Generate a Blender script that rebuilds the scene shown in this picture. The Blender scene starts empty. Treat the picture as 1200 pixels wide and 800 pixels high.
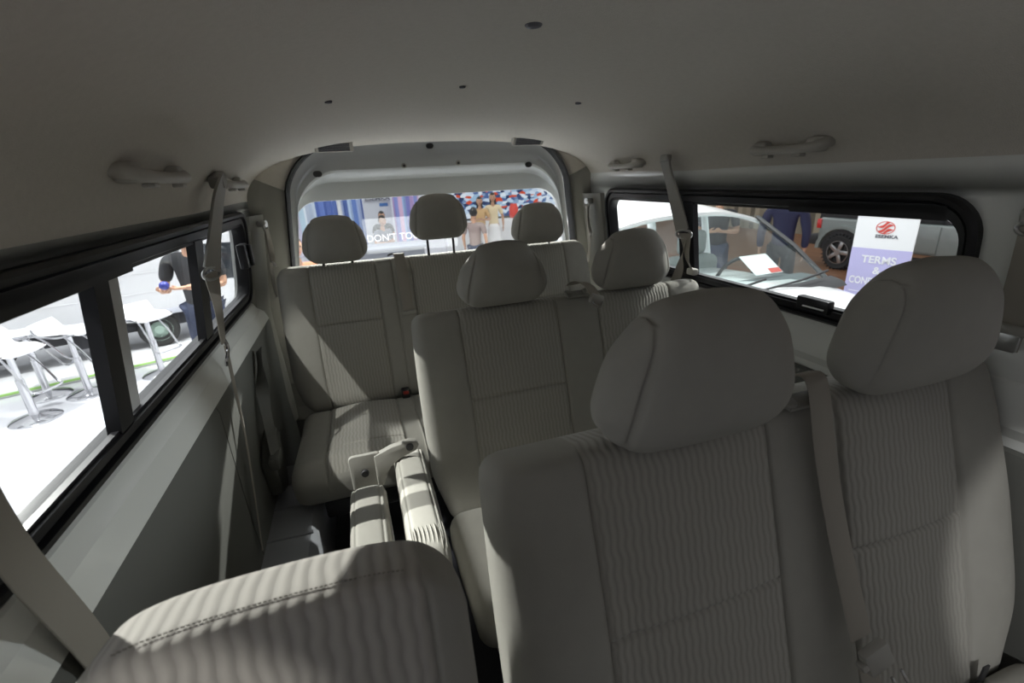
import bpy, bmesh, math, random
from mathutils import Vector, Matrix, Euler
random.seed(4)
SC = bpy.context.scene
COL = SC.collection
H = 2.0                      # eye height above the exhibition floor: everything is laid out around the eye, then lifted
PI = math.pi
sin, cos = math.sin, math.cos

# ------------------------------------------------------------------ materials
def nt(name):
    m = bpy.data.materials.new(name); m.use_nodes = True
    t = m.node_tree; t.nodes.clear()
    out = t.nodes.new('ShaderNodeOutputMaterial')
    return m, t, out
def N(t, kind, **kw):
    n = t.nodes.new(kind)
    for k, v in kw.items():
        if k.startswith('i_'): n.inputs[k[2:].replace('_', ' ')].default_value = v
        else: setattr(n, k, v)
    return n
def c4(c): return (c[0], c[1], c[2], 1)
def simple(name, col, rough=.5, metal=0, spec=.5, bump=0, bscale=200, var=0, vscale=6, coat=0):
    m, t, out = nt(name)
    b = N(t, 'ShaderNodeBsdfPrincipled')
    b.inputs['Base Color'].default_value = c4(col); b.inputs['Roughness'].default_value = rough
    b.inputs['Metallic'].default_value = metal; b.inputs['Specular IOR Level'].default_value = spec
    b.inputs['Coat Weight'].default_value = coat
    tc = N(t, 'ShaderNodeTexCoord')
    if var:
        n = N(t, 'ShaderNodeTexNoise'); n.inputs['Scale'].default_value = vscale; n.inputs['Detail'].default_value = 3
        t.links.new(tc.outputs['Object'], n.inputs['Vector'])
        mx = N(t, 'ShaderNodeMix', data_type='RGBA'); mx.inputs[0].default_value = .5
        mx.inputs[6].default_value = c4([max(0, x*(1-var)) for x in col]); mx.inputs[7].default_value = c4([min(1, x*(1+var)) for x in col])
        t.links.new(n.outputs['Fac'], mx.inputs[0]); t.links.new(mx.outputs[2], b.inputs['Base Color'])
    if bump:
        n = N(t, 'ShaderNodeTexNoise'); n.inputs['Scale'].default_value = bscale; n.inputs['Detail'].default_value = 2
        t.links.new(tc.outputs['Object'], n.inputs['Vector'])
        bp = N(t, 'ShaderNodeBump'); bp.inputs['Strength'].default_value = bump; bp.inputs['Distance'].default_value = .002
        t.links.new(n.outputs['Fac'], bp.inputs['Height']); t.links.new(bp.outputs['Normal'], b.inputs['Normal'])
    t.links.new(b.outputs[0], out.inputs[0])
    return m
def emit(name, col, s):
    m, t, out = nt(name)
    e = N(t, 'ShaderNodeEmission'); e.inputs[0].default_value = c4(col); e.inputs[1].default_value = s
    t.links.new(e.outputs[0], out.inputs[0]); return m
def glass(name, tint, gloss=.06, rough=.02):
    m, t, out = nt(name)
    tr = N(t, 'ShaderNodeBsdfTransparent'); tr.inputs[0].default_value = c4(tint)
    gl = N(t, 'ShaderNodeBsdfGlossy'); gl.inputs['Roughness'].default_value = rough
    lw = N(t, 'ShaderNodeLayerWeight'); lw.inputs[0].default_value = .5
    pw = N(t, 'ShaderNodeMath', operation='POWER'); pw.inputs[1].default_value = 5; t.links.new(lw.outputs['Facing'], pw.inputs[0])
    ma = N(t, 'ShaderNodeMath', operation='MULTIPLY_ADD'); ma.inputs[1].default_value = .5; ma.inputs[2].default_value = gloss*.5; t.links.new(pw.outputs[0], ma.inputs[0])
    mx = N(t, 'ShaderNodeMixShader')
    t.links.new(ma.outputs[0], mx.inputs[0]); t.links.new(tr.outputs[0], mx.inputs[1]); t.links.new(gl.outputs[0], mx.inputs[2])
    t.links.new(mx.outputs[0], out.inputs[0]); return m
def ribbed(name, col, axis='z', pitch=.0125, depth=.45):
    """woven seat cloth: fine wavy cords running along the panel, sheen, a slight lighter crest"""
    m, t, out = nt(name)
    b = N(t, 'ShaderNodeBsdfPrincipled'); b.inputs['Roughness'].default_value = .85; b.inputs['Specular IOR Level'].default_value = .25
    b.inputs['Sheen Weight'].default_value = .15
    tc = N(t, 'ShaderNodeTexCoord'); sp = N(t, 'ShaderNodeSeparateXYZ'); t.links.new(tc.outputs['Object'], sp.inputs[0])
    def mth(op, a, bb=None):
        n = N(t, 'ShaderNodeMath', operation=op)
        for i, v in enumerate((a, bb)):
            if v is None: continue
            if isinstance(v, (int, float)): n.inputs[i].default_value = v
            else: t.links.new(v, n.inputs[i])
        return n.outputs[0]
    along = mth('ADD', sp.outputs['Z'], mth('MULTIPLY', sp.outputs['Y'], 1.0))
    nz = N(t, 'ShaderNodeTexNoise'); nz.inputs['Scale'].default_value = 22; nz.inputs['Detail'].default_value = 1
    t.links.new(tc.outputs['Object'], nz.inputs['Vector'])
    wob = mth('ADD', mth('MULTIPLY', mth('SINE', mth('MULTIPLY', along, 2*PI/.050)), .0011), mth('MULTIPLY', nz.outputs['Fac'], .005))
    src = sp.outputs['X'] if axis == 'z' else sp.outputs['X']
    ph = mth('MULTIPLY', mth('ADD', src, wob), 2*PI/pitch)
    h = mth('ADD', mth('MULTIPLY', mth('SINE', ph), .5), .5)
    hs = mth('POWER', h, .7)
    n2 = N(t, 'ShaderNodeTexNoise'); n2.inputs['Scale'].default_value = 900; n2.inputs['Detail'].default_value = 1
    t.links.new(tc.outputs['Object'], n2.inputs['Vector'])
    hh = mth('ADD', hs, mth('MULTIPLY', n2.outputs['Fac'], .25))
    bp = N(t, 'ShaderNodeBump'); bp.inputs['Strength'].default_value = depth; bp.inputs['Distance'].default_value = .0022
    t.links.new(hh, bp.inputs['Height']); t.links.new(bp.outputs['Normal'], b.inputs['Normal'])
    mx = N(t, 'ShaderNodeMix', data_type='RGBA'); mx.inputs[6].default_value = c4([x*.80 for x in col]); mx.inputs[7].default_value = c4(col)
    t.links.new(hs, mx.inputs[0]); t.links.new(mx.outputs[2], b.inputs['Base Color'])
    t.links.new(b.outputs[0], out.inputs[0]); return m
def stripes(name, cols, axis=0, width=.2, rough=.6, noise=0):
    m, t, out = nt(name)
    b = N(t, 'ShaderNodeBsdfPrincipled'); b.inputs['Roughness'].default_value = rough
    tc = N(t, 'ShaderNodeTexCoord'); sp = N(t, 'ShaderNodeSeparateXYZ'); t.links.new(tc.outputs['Object'], sp.inputs[0])
    mul = N(t, 'ShaderNodeMath', operation='DIVIDE'); mul.inputs[1].default_value = width*len(cols)
    t.links.new(sp.outputs[axis], mul.inputs[0])
    src = mul.outputs[0]
    fr = N(t, 'ShaderNodeMath', operation='FRACT'); t.links.new(src, fr.inputs[0])
    cr = N(t, 'ShaderNodeValToRGB'); cr.color_ramp.interpolation = 'CONSTANT' if not noise else 'LINEAR'
    el = cr.color_ramp.elements
    while len(el) < len(cols): el.new(.5)
    for i, c in enumerate(cols): el[i].position = i/len(cols); el[i].color = c4(c)
    t.links.new(fr.outputs[0], cr.inputs[0]); t.links.new(cr.outputs[0], b.inputs['Base Color'])
    t.links.new(b.outputs[0], out.inputs[0]); return m

M = {}
FAB = (.335, .326, .294)
M['cloth'] = simple('seat_cloth', FAB, .9, spec=.2, bump=.35, bscale=1200, var=.05, vscale=30)
M['headcloth'] = simple('headrest_cloth', (.35, .341, .31), .9, spec=.2, bump=.35, bscale=1200, var=.05, vscale=30)
M['rib'] = ribbed('ribbed_cloth', (.365, .352, .315)); M['rib2'] = ribbed('ribbed_cloth_wide', (.41, .39, .355), pitch=.016)
M['seam'] = simple('seam_thread', (.20, .19, .17), .9)
M['liner'] = simple('headliner_felt', (.60, .565, .51), .95, spec=.15, bump=.5, bscale=420, var=.06, vscale=90)
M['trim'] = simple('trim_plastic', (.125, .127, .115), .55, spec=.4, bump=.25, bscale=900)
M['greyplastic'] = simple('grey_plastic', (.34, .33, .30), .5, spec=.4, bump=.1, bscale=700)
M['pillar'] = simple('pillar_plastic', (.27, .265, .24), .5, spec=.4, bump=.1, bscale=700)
M['felt'] = simple('pale_felt', (.62, .62, .62), .8)
M['handle'] = simple('handle_plastic', (.50, .48, .44), .45, spec=.4)
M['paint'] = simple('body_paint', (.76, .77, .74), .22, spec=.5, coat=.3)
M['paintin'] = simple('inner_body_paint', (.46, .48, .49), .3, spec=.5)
M['rubber'] = simple('window_black', (.012, .012, .014), .35, spec=.45)
M['rubber2'] = simple('black_seal', (.014, .014, .015), .6)
M['web'] = simple('belt_webbing', (.33, .305, .265), .75, spec=.3, bump=.5, bscale=1500)
M['chrome'] = simple('chrome', (.60, .60, .62), .14, metal=1)
M['steel'] = simple('brushed_steel', (.5, .5, .5), .3, metal=1)
M['dark'] = simple('dark_plastic', (.03, .03, .032), .5)
M['red'] = simple('red_button', (.35, .03, .02), .4)
M['floor'] = simple('van_floor_vinyl', (.05, .05, .06), .6, bump=.3, bscale=300)
M['arch'] = simple('arch_vinyl', (.27, .28, .30), .4, spec=.5)
M['glass'] = glass('clear_window', (.93, .95, .95))
M['teal'] = glass('tinted_car_glass', (.84, .91, .90))
M['darkglass'] = simple('dark_car_glass', (.03, .035, .04), .08)
M['white'] = simple('white_lacquer', (.74, .74, .75), .25, coat=.4)
M['hallfloor'] = simple('white_gloss_floor', (.60, .60, .63), .12, spec=.5, var=.04, vscale=2)
M['carwhite'] = simple('car_white', (.88, .88, .88), .2, coat=.5)
M['tyre'] = simple('tyre_rubber', (.015, .015, .016), .8)
M['suv'] = simple('grey_green_paint', (.20, .225, .215), .3, coat=.5)
M['suvdark'] = simple('black_car_plastic', (.02, .02, .022), .6)
M['skin'] = simple('skin', (.50, .29, .19), .55, spec=.3)
M['hair'] = simple('black_hair', (.012, .010, .009), .5)
M['navy'] = simple('navy_cloth', (.012, .013, .045), .8)
M['black_cloth'] = simple('charcoal_cloth', (.022, .023, .026), .85)
M['denim'] = simple('blue_denim', (.035, .045, .085), .85)
M['cream'] = simple('cream_cloth', (.75, .62, .40), .8)
M['mustard'] = simple('mustard_cloth', (.58, .38, .18), .8)
M['whitecloth'] = simple('white_cloth', (.82, .81, .80), .8)
M['blueball'] = simple('blue_rubber', (.03, .04, .26), .4)
M['lav'] = simple('lavender_print', (.50, .47, .74), .5)
M['paper'] = simple('white_paper', (.88, .88, .88), .6)
M['redprint'] = simple('red_print', (.72, .08, .06), .5)
M['inkgrey'] = simple('grey_ink', (.12, .12, .14), .6)
M['redcarpet'] = simple('red_carpet', (.55, .025, .03), .9)
M['deck'] = stripes('wood_deck', [(.17, .075, .035), (.13, .055, .026), (.19, .09, .045), (.15, .065, .03)], 0, .14, .5)
M['slats'] = stripes('timber_slats', [(.26, .22, .16), (.20, .17, .12), (.30, .26, .19), (.10, .085, .06)], 1, .22, .7)
M['green'] = simple('green_strip', (.35, .62, .16), .4)
M['truckdark'] = simple('chassis_black', (.02, .02, .025), .6)
M['hub'] = simple('hub_green', (.30, .40, .34), .4)
M['amber'] = simple('tail_light_red', (.55, .03, .03), .2, coat=.5)

# ------------------------------------------------------------------ objects
def mat_of(o):
    m = Matrix.Identity(4); p = o
    while p is not None:
        m = Matrix.LocRotScale(p.location, p.rotation_euler, p.scale) @ m
        p = p.parent
    return m
def finish(bm, sharp=38):
    bmesh.ops.remove_doubles(bm, verts=bm.verts, dist=1e-6)
    bmesh.ops.recalc_face_normals(bm, faces=bm.faces)
    a = math.radians(sharp)
    for f in bm.faces: f.smooth = True
    for e in bm.edges:
        if len(e.link_faces) == 2 and e.calc_face_angle(0) > a: e.smooth = False
def obj(name, bm, mat, parent=None, world=True, sharp=38, fin=True):
    """link bm as one mesh object; coordinates are eye-centred unless world=False (then local to the parent)"""
    if fin: finish(bm, sharp)
    me = bpy.data.meshes.new(name)
    mats = mat if isinstance(mat, (list, tuple)) else [mat]
    for m in mats: me.materials.append(m)
    o = bpy.data.objects.new(name, me); COL.objects.link(o)
    if parent is not None:
        o.parent = parent
        if world: bmesh.ops.transform(bm, matrix=mat_of(parent).inverted(), verts=bm.verts)
    else:
        xs = [v.co for v in bm.verts]
        lo = [min(v[i] for v in xs) for i in range(3)]; hi = [max(v[i] for v in xs) for i in range(3)]
        base = Vector(((lo[0]+hi[0])/2, (lo[1]+hi[1])/2, lo[2]))
        bmesh.ops.translate(bm, verts=bm.verts, vec=-base); o.location = base
    bm.to_mesh(me); bm.free()
    return o
def tag(o, label=None, cat=None, group=None, kind=None):
    if label: o['label'] = label
    if cat: o['category'] = cat
    if group: o['group'] = group
    if kind: o['kind'] = kind
    return o
def thing(name, loc, label, cat, rz=0, group=None):
    o = bpy.data.objects.new(name, None); COL.objects.link(o)
    o.location = loc; o.rotation_euler = (0, 0, rz); o.empty_display_size = .1
    return tag(o, label, cat, group)
def struct(name, bm, mat, parent=None, label=None, cat=None, sharp=38):
    o = obj(name, bm, mat, parent, sharp=sharp)
    if parent is None: tag(o, label, cat, kind='structure')
    return o
def copy_tree(o, parent=None):
    c = o.copy(); COL.objects.link(c); c.parent = parent
    for ch in [x for x in bpy.data.objects if x.parent is o]: copy_tree(ch, c)
    return c

# ------------------------------------------------------------------ shapes
def new(): return bmesh.new()
def V(*a): return Vector(a)
def quad(bm, vs, mi=0):
    try:
        f = bm.faces.new(vs); f.material_index = mi; return f
    except ValueError: return None
def loft(bm, rings, closed=True, cap0=True, cap1=True, mi=0):
    R = [[bm.verts.new(p) for p in r] for r in rings]
    n = len(R[0])
    for a, b in zip(R, R[1:]):
        for i in range(n if closed else n-1):
            j = (i+1) % n
            quad(bm, (a[i], a[j], b[j], b[i]), mi)
    if closed and cap0: quad(bm, R[0][::-1], mi)
    if closed and cap1: quad(bm, R[-1], mi)
    return R
def box(bm, lo, hi, bev=0, seg=2, mi=0, M4=None):
    g = bmesh.ops.create_cube(bm, size=1)
    vs = g['verts']
    c = [(a+b)/2 for a, b in zip(lo, hi)]; s = [abs(b-a) for a, b in zip(lo, hi)]
    for v in vs: v.co = V(*(c[i]+v.co[i]*s[i] for i in range(3)))
    fs = list({f for v in vs for f in v.link_faces})
    if bev:
        r = bmesh.ops.bevel(bm, geom=list({e for v in vs for e in v.link_edges}), offset=min(bev, .49*min(s)), segments=seg, profile=.5, affect='EDGES')
        fs = list({f for v in r['verts'] for f in v.link_faces} | {f for f in fs if f.is_valid})
        vs = list({v for f in fs for v in f.verts})
    for f in fs: f.material_index = mi
    if M4 is not None: bmesh.ops.transform(bm, matrix=M4, verts=vs)
    return vs
def frames(path):
    P = [Vector(p) for p in path]; T = []
    for i in range(len(P)):
        a = P[max(0, i-1)]; b = P[min(len(P)-1, i+1)]
        T.append((b-a).normalized())
    up = Vector((0, 0, 1)) if abs(T[0].z) < .9 else Vector((1, 0, 0))
    n = (up - up.dot(T[0])*T[0]).normalized(); out = []
    for i, t in enumerate(T):
        n = (n - n.dot(t)*t).normalized()
        out.append((P[i], t, n, t.cross(n)))
    return out
def tube(bm, path, r, n=10, mi=0, cap=True):
    rs = r if isinstance(r, (list, tuple)) else [r]*len(path)
    rings = []
    for (p, t, a, b), rr in zip(frames(path), rs):
        ra, rb = rr if isinstance(rr, tuple) else (rr, rr)
        rings.append([p + a*ra*cos(2*PI*k/n) + b*rb*sin(2*PI*k/n) for k in range(n)])
    loft(bm, rings, True, cap, cap, mi)
def smooth_path(pts, k=6):
    P = [Vector(p) for p in pts]; out = []
    for i in range(len(P)-1):
        p0 = P[max(0, i-1)]; p1 = P[i]; p2 = P[i+1]; p3 = P[min(len(P)-1, i+2)]
        for s in range(k):
            u = s/k
            out.append(.5*((2*p1)+(-p0+p2)*u+(2*p0-5*p1+4*p2-p3)*u*u+(-p0+3*p1-3*p2+p3)*u**3))
    out.append(P[-1]); return out
def ribbon(bm, pts, width, wdirs, th=.0022, k=6, mi=0):
    """flat webbing along pts; wdirs: width direction at every point (one or a list)"""
    if not isinstance(wdirs, list): wdirs = [wdirs]*len(pts)
    ws = width if isinstance(width, list) else [width]*len(pts)
    P = smooth_path(pts, k); Wd = smooth_path(wdirs, k); ww = smooth_path([(w, 0, 0) for w in ws], k)
    rings = []
    for i, p in enumerate(P):
        t = (P[min(i+1, len(P)-1)]-P[max(0, i-1)]).normalized()
        w = Wd[i]; w = (w - w.dot(t)*t).normalized(); nn = t.cross(w)
        h = ww[i].x/2
        rings.append([p+w*h+nn*th*.2, p+w*(h-.001)+nn*th/2, p-w*(h-.001)+nn*th/2, p-w*h+nn*th*.2, p-w*(h-.001)-nn*th/2, p+w*(h-.001)-nn*th/2])
    loft(bm, rings, True, True, True, mi)
def lathe(bm, prof, c=(0, 0, 0), n=24, axis='z', mi=0, cap=True):
    rings = []
    for r, h in prof:
        ring = []
        for k in range(n):
            a = 2*PI*k/n
            p = (r*cos(a), r*sin(a), h)
            if axis == 'x': p = (h, r*cos(a), r*sin(a))
            if axis == 'y': p = (r*cos(a), h, r*sin(a))
            ring.append(V(p[0]+c[0], p[1]+c[1], p[2]+c[2]))
        rings.append(ring)
    loft(bm, rings, True, cap, cap, mi)
def rr(cx, cy, hw, hh, r, n=8):
    """rounded rectangle outline, always 4*(n+1) points, counter-clockwise from the right side"""
    rs = r if isinstance(r, (list, tuple)) else [r]*4
    out = []
    for q, (sx, sy) in enumerate(((1, 1), (-1, 1), (-1, -1), (1, -1))):
        R = max(rs[q], 1e-4)
        for k in range(n+1):
            a = (q + k/n)*PI/2
            out.append((cx+sx*(hw-R)+R*cos(a), cy+sy*(hh-R)+R*sin(a)))
    return out
def prism(bm, pts2, a0, a1, axis=1, bev=0, mi=0, seg=2):
    """extrude a 2-D outline from a0 to a1 along an axis"""
    def P(p, a):
        return {0: V(a, p[0], p[1]), 1: V(p[0], a, p[1]), 2: V(p[0], p[1], a)}[axis]
    A = [bm.verts.new(P(p, a0)) for p in pts2]; B = [bm.verts.new(P(p, a1)) for p in pts2]
    n = len(pts2); fs = []
    for i in range(n): fs.append(quad(bm, (A[i], A[(i+1) % n], B[(i+1) % n], B[i]), mi))
    f0 = quad(bm, A[::-1], mi); f1 = quad(bm, B, mi)
    if bev:
        es = [e for f in (f0, f1) for e in f.edges]
        bmesh.ops.bevel(bm, geom=es, offset=bev, segments=seg, profile=.5, affect='EDGES')
    return A+B
def smoothstep(a, b, x):
    t = min(1, max(0, (x-a)/(b-a))); return t*t*(3-2*t)
def lines(lo, hi, step, dense=(), seams=()):
    L = {round(lo+(hi-lo)*i/max(1, round((hi-lo)/step)), 5) for i in range(max(1, round((hi-lo)/step))+1)}
    for s in seams:
        L = {x for x in L if abs(x-s) > .011 or x in (lo, hi)}
        for d in (-.010, -.006, -.0035, -.0015, 0, .0015, .0035, .006, .010):
            if lo < s+d < hi: L.add(round(s+d, 5))
    for s in dense:
        if lo < s < hi: L.add(round(s, 5))
    return sorted(L)
def padded(U, Vv, W, rad, fn, tri=None):
    """rounded padded block on grid lines U x V x W (local u across, v up, w forward); fn deforms a point.
    Returns {part index: bmesh}; tri(u,v,w,face) -> part index"""
    ru, rv, rw = rad
    lo = (U[0], Vv[0], W[0]); hi = (U[-1], Vv[-1], W[-1])
    bms = {}; vert = {}
    def pt(i, j, k):
        p = [U[i], Vv[j], W[k]]; q = []; d = []
        for a, R in zip(range(3), (ru, rv, rw)):
            x = min(max(p[a], lo[a]+R), hi[a]-R); q.append(x); d.append((p[a]-x)/R)
        l = math.sqrt(sum(x*x for x in d))
        if l > 1e-9:
            mx = max(abs(x) for x in d)
            d = [x/l*mx for x in d]
        return [q[a]+d[a]*R for a, R in zip(range(3), (ru, rv, rw))]
    def vv(part, key):
        bm = bms.setdefault(part, bmesh.new())
        kk = (part,)+key
        if kk not in vert: vert[kk] = bm.verts.new(fn(*pt(*key)))
        return vert[kk]
    nu, nv, nw = len(U)-1, len(Vv)-1, len(W)-1
    def face(side, keys):
        c = [sum((U[k[0]], Vv[k[1]], W[k[2]])[a] for k in keys)/4 for a in range(3)]
        part = tri(c[0], c[1], c[2], side) if tri else 0
        bm = bms.setdefault(part, bmesh.new())
        quad(bm, [vv(part, k) for k in keys])
    for i in range(nu):
        for j in range(nv):
            face('front', ((i, j, nw), (i+1, j, nw), (i+1, j+1, nw), (i, j+1, nw)))
            face('back', ((i, j, 0), (i, j+1, 0), (i+1, j+1, 0), (i+1, j, 0)))
    for i in range(nu):
        for k in range(nw):
            face('top', ((i, nv, k), (i, nv, k+1), (i+1, nv, k+1), (i+1, nv, k)))
            face('bottom', ((i, 0, k), (i+1, 0, k), (i+1, 0, k+1), (i, 0, k+1)))
    for j in range(nv):
        for k in range(nw):
            face('left', ((0, j, k), (0, j, k+1), (0, j+1, k+1), (0, j+1, k)))
            face('right', ((nu, j, k), (nu, j+1, k), (nu, j+1, k+1), (nu, j, k+1)))
    return bms
def skin_normals(bms):
    for bm in bms.values(): finish(bm, 60)
# ------------------------------------------------------------------ seats
def gr(x, s=.0038): return math.exp(-(x/s)**2)
def recline(y0, z0, t):
    """upright padded parts: (u, v, w) -> X, along the reclined back, forward from its face (towards -Y)"""
    l = math.hypot(1, t)
    def f(u, v, w): return (u, y0+v*t/l-w/l, z0+v/l+w*t/l)
    return f
def headrest_mesh(cx, y, z, w=.285, h=.20, d=.115, tilt=.0, crown=.74):
    """padded headrest with piped side seams; front of the pad at y, its underside at z"""
    bm_fn = []
    hw, hd = w/2, d/2
    su = hw*.77
    U = lines(-hw, hw, .0032); Vv = lines(0, h, .009); W = lines(0, d, .012)
    def fn(u, v, ww):
        q = v/h
        k = 1 - (1-crown)*smoothstep(.10, 1.0, q)**1.2 - .04*smoothstep(.25, 0, q)     # narrower towards the crown
        fwd = ww/d
        side = abs(u)/hw
        uu = u*k*(1-.10*(1-fwd)*q)*(1+.05*(1-q)*fwd)
        bulge = .014*(1-side**2)*sin(PI*min(1, q*1.02))*fwd - .030*side**3*fwd
        g = gr(abs(u)-su, .0042)*.0062
        vz = v - .022*side**2*smoothstep(.5, 1, q) - .020*(1-fwd)*smoothstep(.5, 1, q) + .006*(1-side**2)*(1-q)*-.2
        www = ww + bulge - g*(1 if fwd > .5 else 0)
        if fwd < .5: www += .0
        vz -= g*(1 if q > .9 else 0)
        yy = y + d - www + tilt*v
        return (cx+uu, yy, z+vz)
    return padded(U, Vv, W, (hw*.46, h*.36, min(.05, d*.45)), fn)[0]
def add_headrest(root, cx, y, z, gap=.0, tall=.03, **k):
    bm = headrest_mesh(cx, y, z, **k)
    hr = obj('headrest', bm, M['headcloth'], root, sharp=70)
    d = k.get('d', .115)
    for s in (-1, 1):
        pb = new(); tube(pb, [(cx+s*.058, y+d*.62, z+.03), (cx+s*.058, y+d*.62, z-gap-tall)], .0055, 10)
        obj('headrest_post', pb, M['dark'] if gap > .01 else M['steel'], hr)
    return hr
def back_block(root, u0, u1, vb, vt, th, pos, seams, panels, stitches, bulge=.009, name='backrest', rad=(.04, .034, .04), stv=-.28, rounded=(1, 1), tongue=None):
    U = lines(u0, u1, .018, seams=seams); Vv = lines(vb, vt, .02, seams=(stv,)); W = lines(-th, 0, .02)
    def inpanel(u):
        for i, (a, b) in enumerate(panels):
            if a < u < b: return i+1
        return 0
    def fn(u, v, w):
        q = (v-vb)/(vt-vb)
        fw = (w+th)/th
        off = 0
        p = inpanel(u)
        if fw > .55:
            for s in seams: off -= .0065*gr(u-s, .0042)
            if p:
                a, b = panels[p-1]
                x = (u-(a+b)/2)/((b-a)/2)
                off += .010*(1-x*x)*min(1, (1-q)*6+.35)
                if p-1 in stitches: off -= .0065*gr(v-stv, .0042)*(1 if abs(x) < .985 else 0)
            eL, eR = (u-u0), (u1-u)
            for e, on in ((eL, rounded[0]), (eR, rounded[1])):
                if on and e < .17: off += .020*sin(PI*min(1, e/.17))*smoothstep(.0, .35, q)*smoothstep(1.0, .55, q)
        du = 0
        if rounded[0]: du -= smoothstep(u0+.16, u0, u)*(bulge*sin(PI*q)**.8 - .030*smoothstep(.25, 0, q))
        if rounded[1]: du += smoothstep(u1-.16, u1, u)*(bulge*1.6*sin(PI*q)**.8 - .045*smoothstep(.25, 0, q) - .01*smoothstep(.8, 1, q))
        return pos(u+du, v, w+off)
    def tri(u, v, w, side):
        if side in ('front', 'top') and v < vt+1: return inpanel(u)
        return 0
    parts = padded(U, Vv, W, rad, fn, tri)
    body = obj(name, parts.pop(0), M['cloth'], root, sharp=70)
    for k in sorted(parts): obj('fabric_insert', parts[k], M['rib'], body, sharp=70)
    return body
def cushion_block(root, u0, u1, y0, y1, zt, th, seams, panels, name='cushion', rad=(.05, .05, .05), stY=None):
    """seat cushion: u across, v = depth towards the front (-Y), w up"""
    dep = y0-y1
    U = lines(u0, u1, .018, seams=seams); Vv = lines(0, dep, .02, seams=(() if stY is None else (stY,))); W = lines(-th, 0, .02)
    def inpanel(u):
        for i, (a, b) in enumerate(panels):
            if a < u < b: return i+1
        return 0
    def fn(u, v, w):
        fw = (w+th)/th; off = 0
        p = inpanel(u)
        if fw > .55:
            for s in seams: off -= .0065*gr(u-s, .0042)
            if p:
                a, b = panels[p-1]; x = (u-(a+b)/2)/((b-a)/2)
                off += .012*(1-x*x)
                if stY is not None: off -= .006*gr(v-stY, .0042)
        q = v/dep
        zz = zt+w+off+.022*smoothstep(.3, .9, q)-.03*smoothstep(.85, 1.0, q)*fw
        return (u, y0-v+.03*(1-fw)*smoothstep(.6, 1, q), zz)
    def tri(u, v, w, side): return inpanel(u) if side == 'front' else 0
    parts = padded(U, Vv, W, rad, fn, tri)
    body = obj(name, parts.pop(0), M['cloth'], root, sharp=70)
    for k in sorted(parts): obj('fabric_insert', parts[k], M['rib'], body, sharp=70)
    return body
FZ = -1.33          # van floor
def seat_leg(root, x, ya, yb, zt, zf=FZ):
    bm = new()
    prism(bm, [(ya, zt), (yb, zt), (yb-.03, zt-.06), (yb-.05, zf+.03), (yb+.0, zf+.002), (ya+.02, zf+.002), (ya+.03, zf+.04)], x-.02, x+.02, 0, .004)
    obj('seat_leg', bm, M['dark'], root)

BU = (.122, 1.182); BS = (.263, .592, .743, 1.03); BP = ((.263, .592), (.743, 1.03))
def bench(y0, zt, label, group, hz, hy, hw=.285, hd=.115, hh=.2, cxs=(.428, .888)):
    root = thing('bench_seat', ((BU[0]+BU[1])/2, y0-.25, FZ), label, 'seat', group=group)
    pos = recline(y0, zt, .3)
    back_block(root, BU[0], BU[1], -.66, .012, .125, pos, BS, BP, (0, 1))
    yb = y0-.66*.287
    cushion_block(root, BU[0]+.01, BU[1]-.01, yb+.005, yb-.44, zt-.565, .14, BS, BP, stY=.36)
    bm = new(); box(bm, (BU[0]+.06, yb-.36, zt-.76), (BU[1]-.06, yb+.02, zt-.695), .01)
    obj('seat_frame', bm, M['dark'], root)
    for x in (BU[0]+.12, BU[1]-.12): seat_leg(root, x, yb-.34, yb-.02, zt-.755)
    for cx in cxs: add_headrest(root, cx, hy, hz, gap=0, w=hw, d=hd, h=hh)
    # belt bezel between the headrests
    bz = new()
    for s in (-1, 1):
        prism(bz, rr(.672+s*.034, 0, .012, .014, .007, 3), 0, .012, 2, .004)
    box(bz, (.634, -.016, -.004), (.710, .016, .005), .003)
    bmesh.ops.transform(bz, matrix=Matrix.Translation(V(.0, y0+.006, zt+.006)) @ Matrix.Rotation(.35, 4, 'X'), verts=bz.verts)
    obj('belt_bezel', bz, M['pillar'], root)
    tg = new(); box(tg, (BU[1]-.165, y0-.60*.287-.022, zt-.60), (BU[1]-.148, y0-.60*.287-.018, zt-.545), .001)
    obj('fabric_tag', tg, M['dark'], root)
    return root

G_B = 'grey cloth bench seats facing the cab'
front_bench = bench(.515, -.388, 'grey cloth two-place bench nearest the cab, its two big headrests standing well apart', G_B, -.388, .450, hw=.345, hd=.12, hh=.238, cxs=(.448, .905))
mid_bench = bench(1.375, -.390, 'grey cloth two-place bench between the front bench and the rear bench, aisle edge sunlit', G_B, -.385, 1.33, hw=.305, hd=.115, hh=.21, cxs=(.418, .885))

# rear bench: left place, belt strip, middle place, right place
RS = (-.215, .055, .125, .205, .61, .685, .945)
rear = thing('rear_bench_seat', (.37, 1.85, FZ), 'full width rear bench with three headrests in front of the rear window', 'seat', group=G_B)
rp = recline(2.095, -.315, .25)
back_block(rear, -.345, 1.075, -.62, .012, .125, rp, RS, ((-.215, .055), (.205, .61), (.685, .945)), (0, 2), stv=-.252, rad=(.05, .06, .05))
cushion_block(rear, -.33, 1.06, 1.955, 1.42, -.895, .16, RS, ((-.215, .055), (.205, .61), (.685, .945)), stY=.40)
fb = new(); box(fb, (-.25, 1.50, -1.12), (1.0, 1.95, -1.05), .01); obj('seat_frame', fb, M['dark'], rear)
for x in (-.12, .38, .92): seat_leg(rear, x, 1.52, 1.90, -1.11)
add_headrest(rear, -.094, 2.055, -.308, gap=.02, w=.265, h=.202, d=.10, crown=.84)
add_headrest(rear, .352, 2.055, -.248, gap=.06, tall=.04, w=.262, h=.202, d=.10, crown=.86)
add_headrest(rear, .822, 2.055, -.308, gap=.01, w=.27, h=.196, d=.10, crown=.84)
rc = new()
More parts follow.
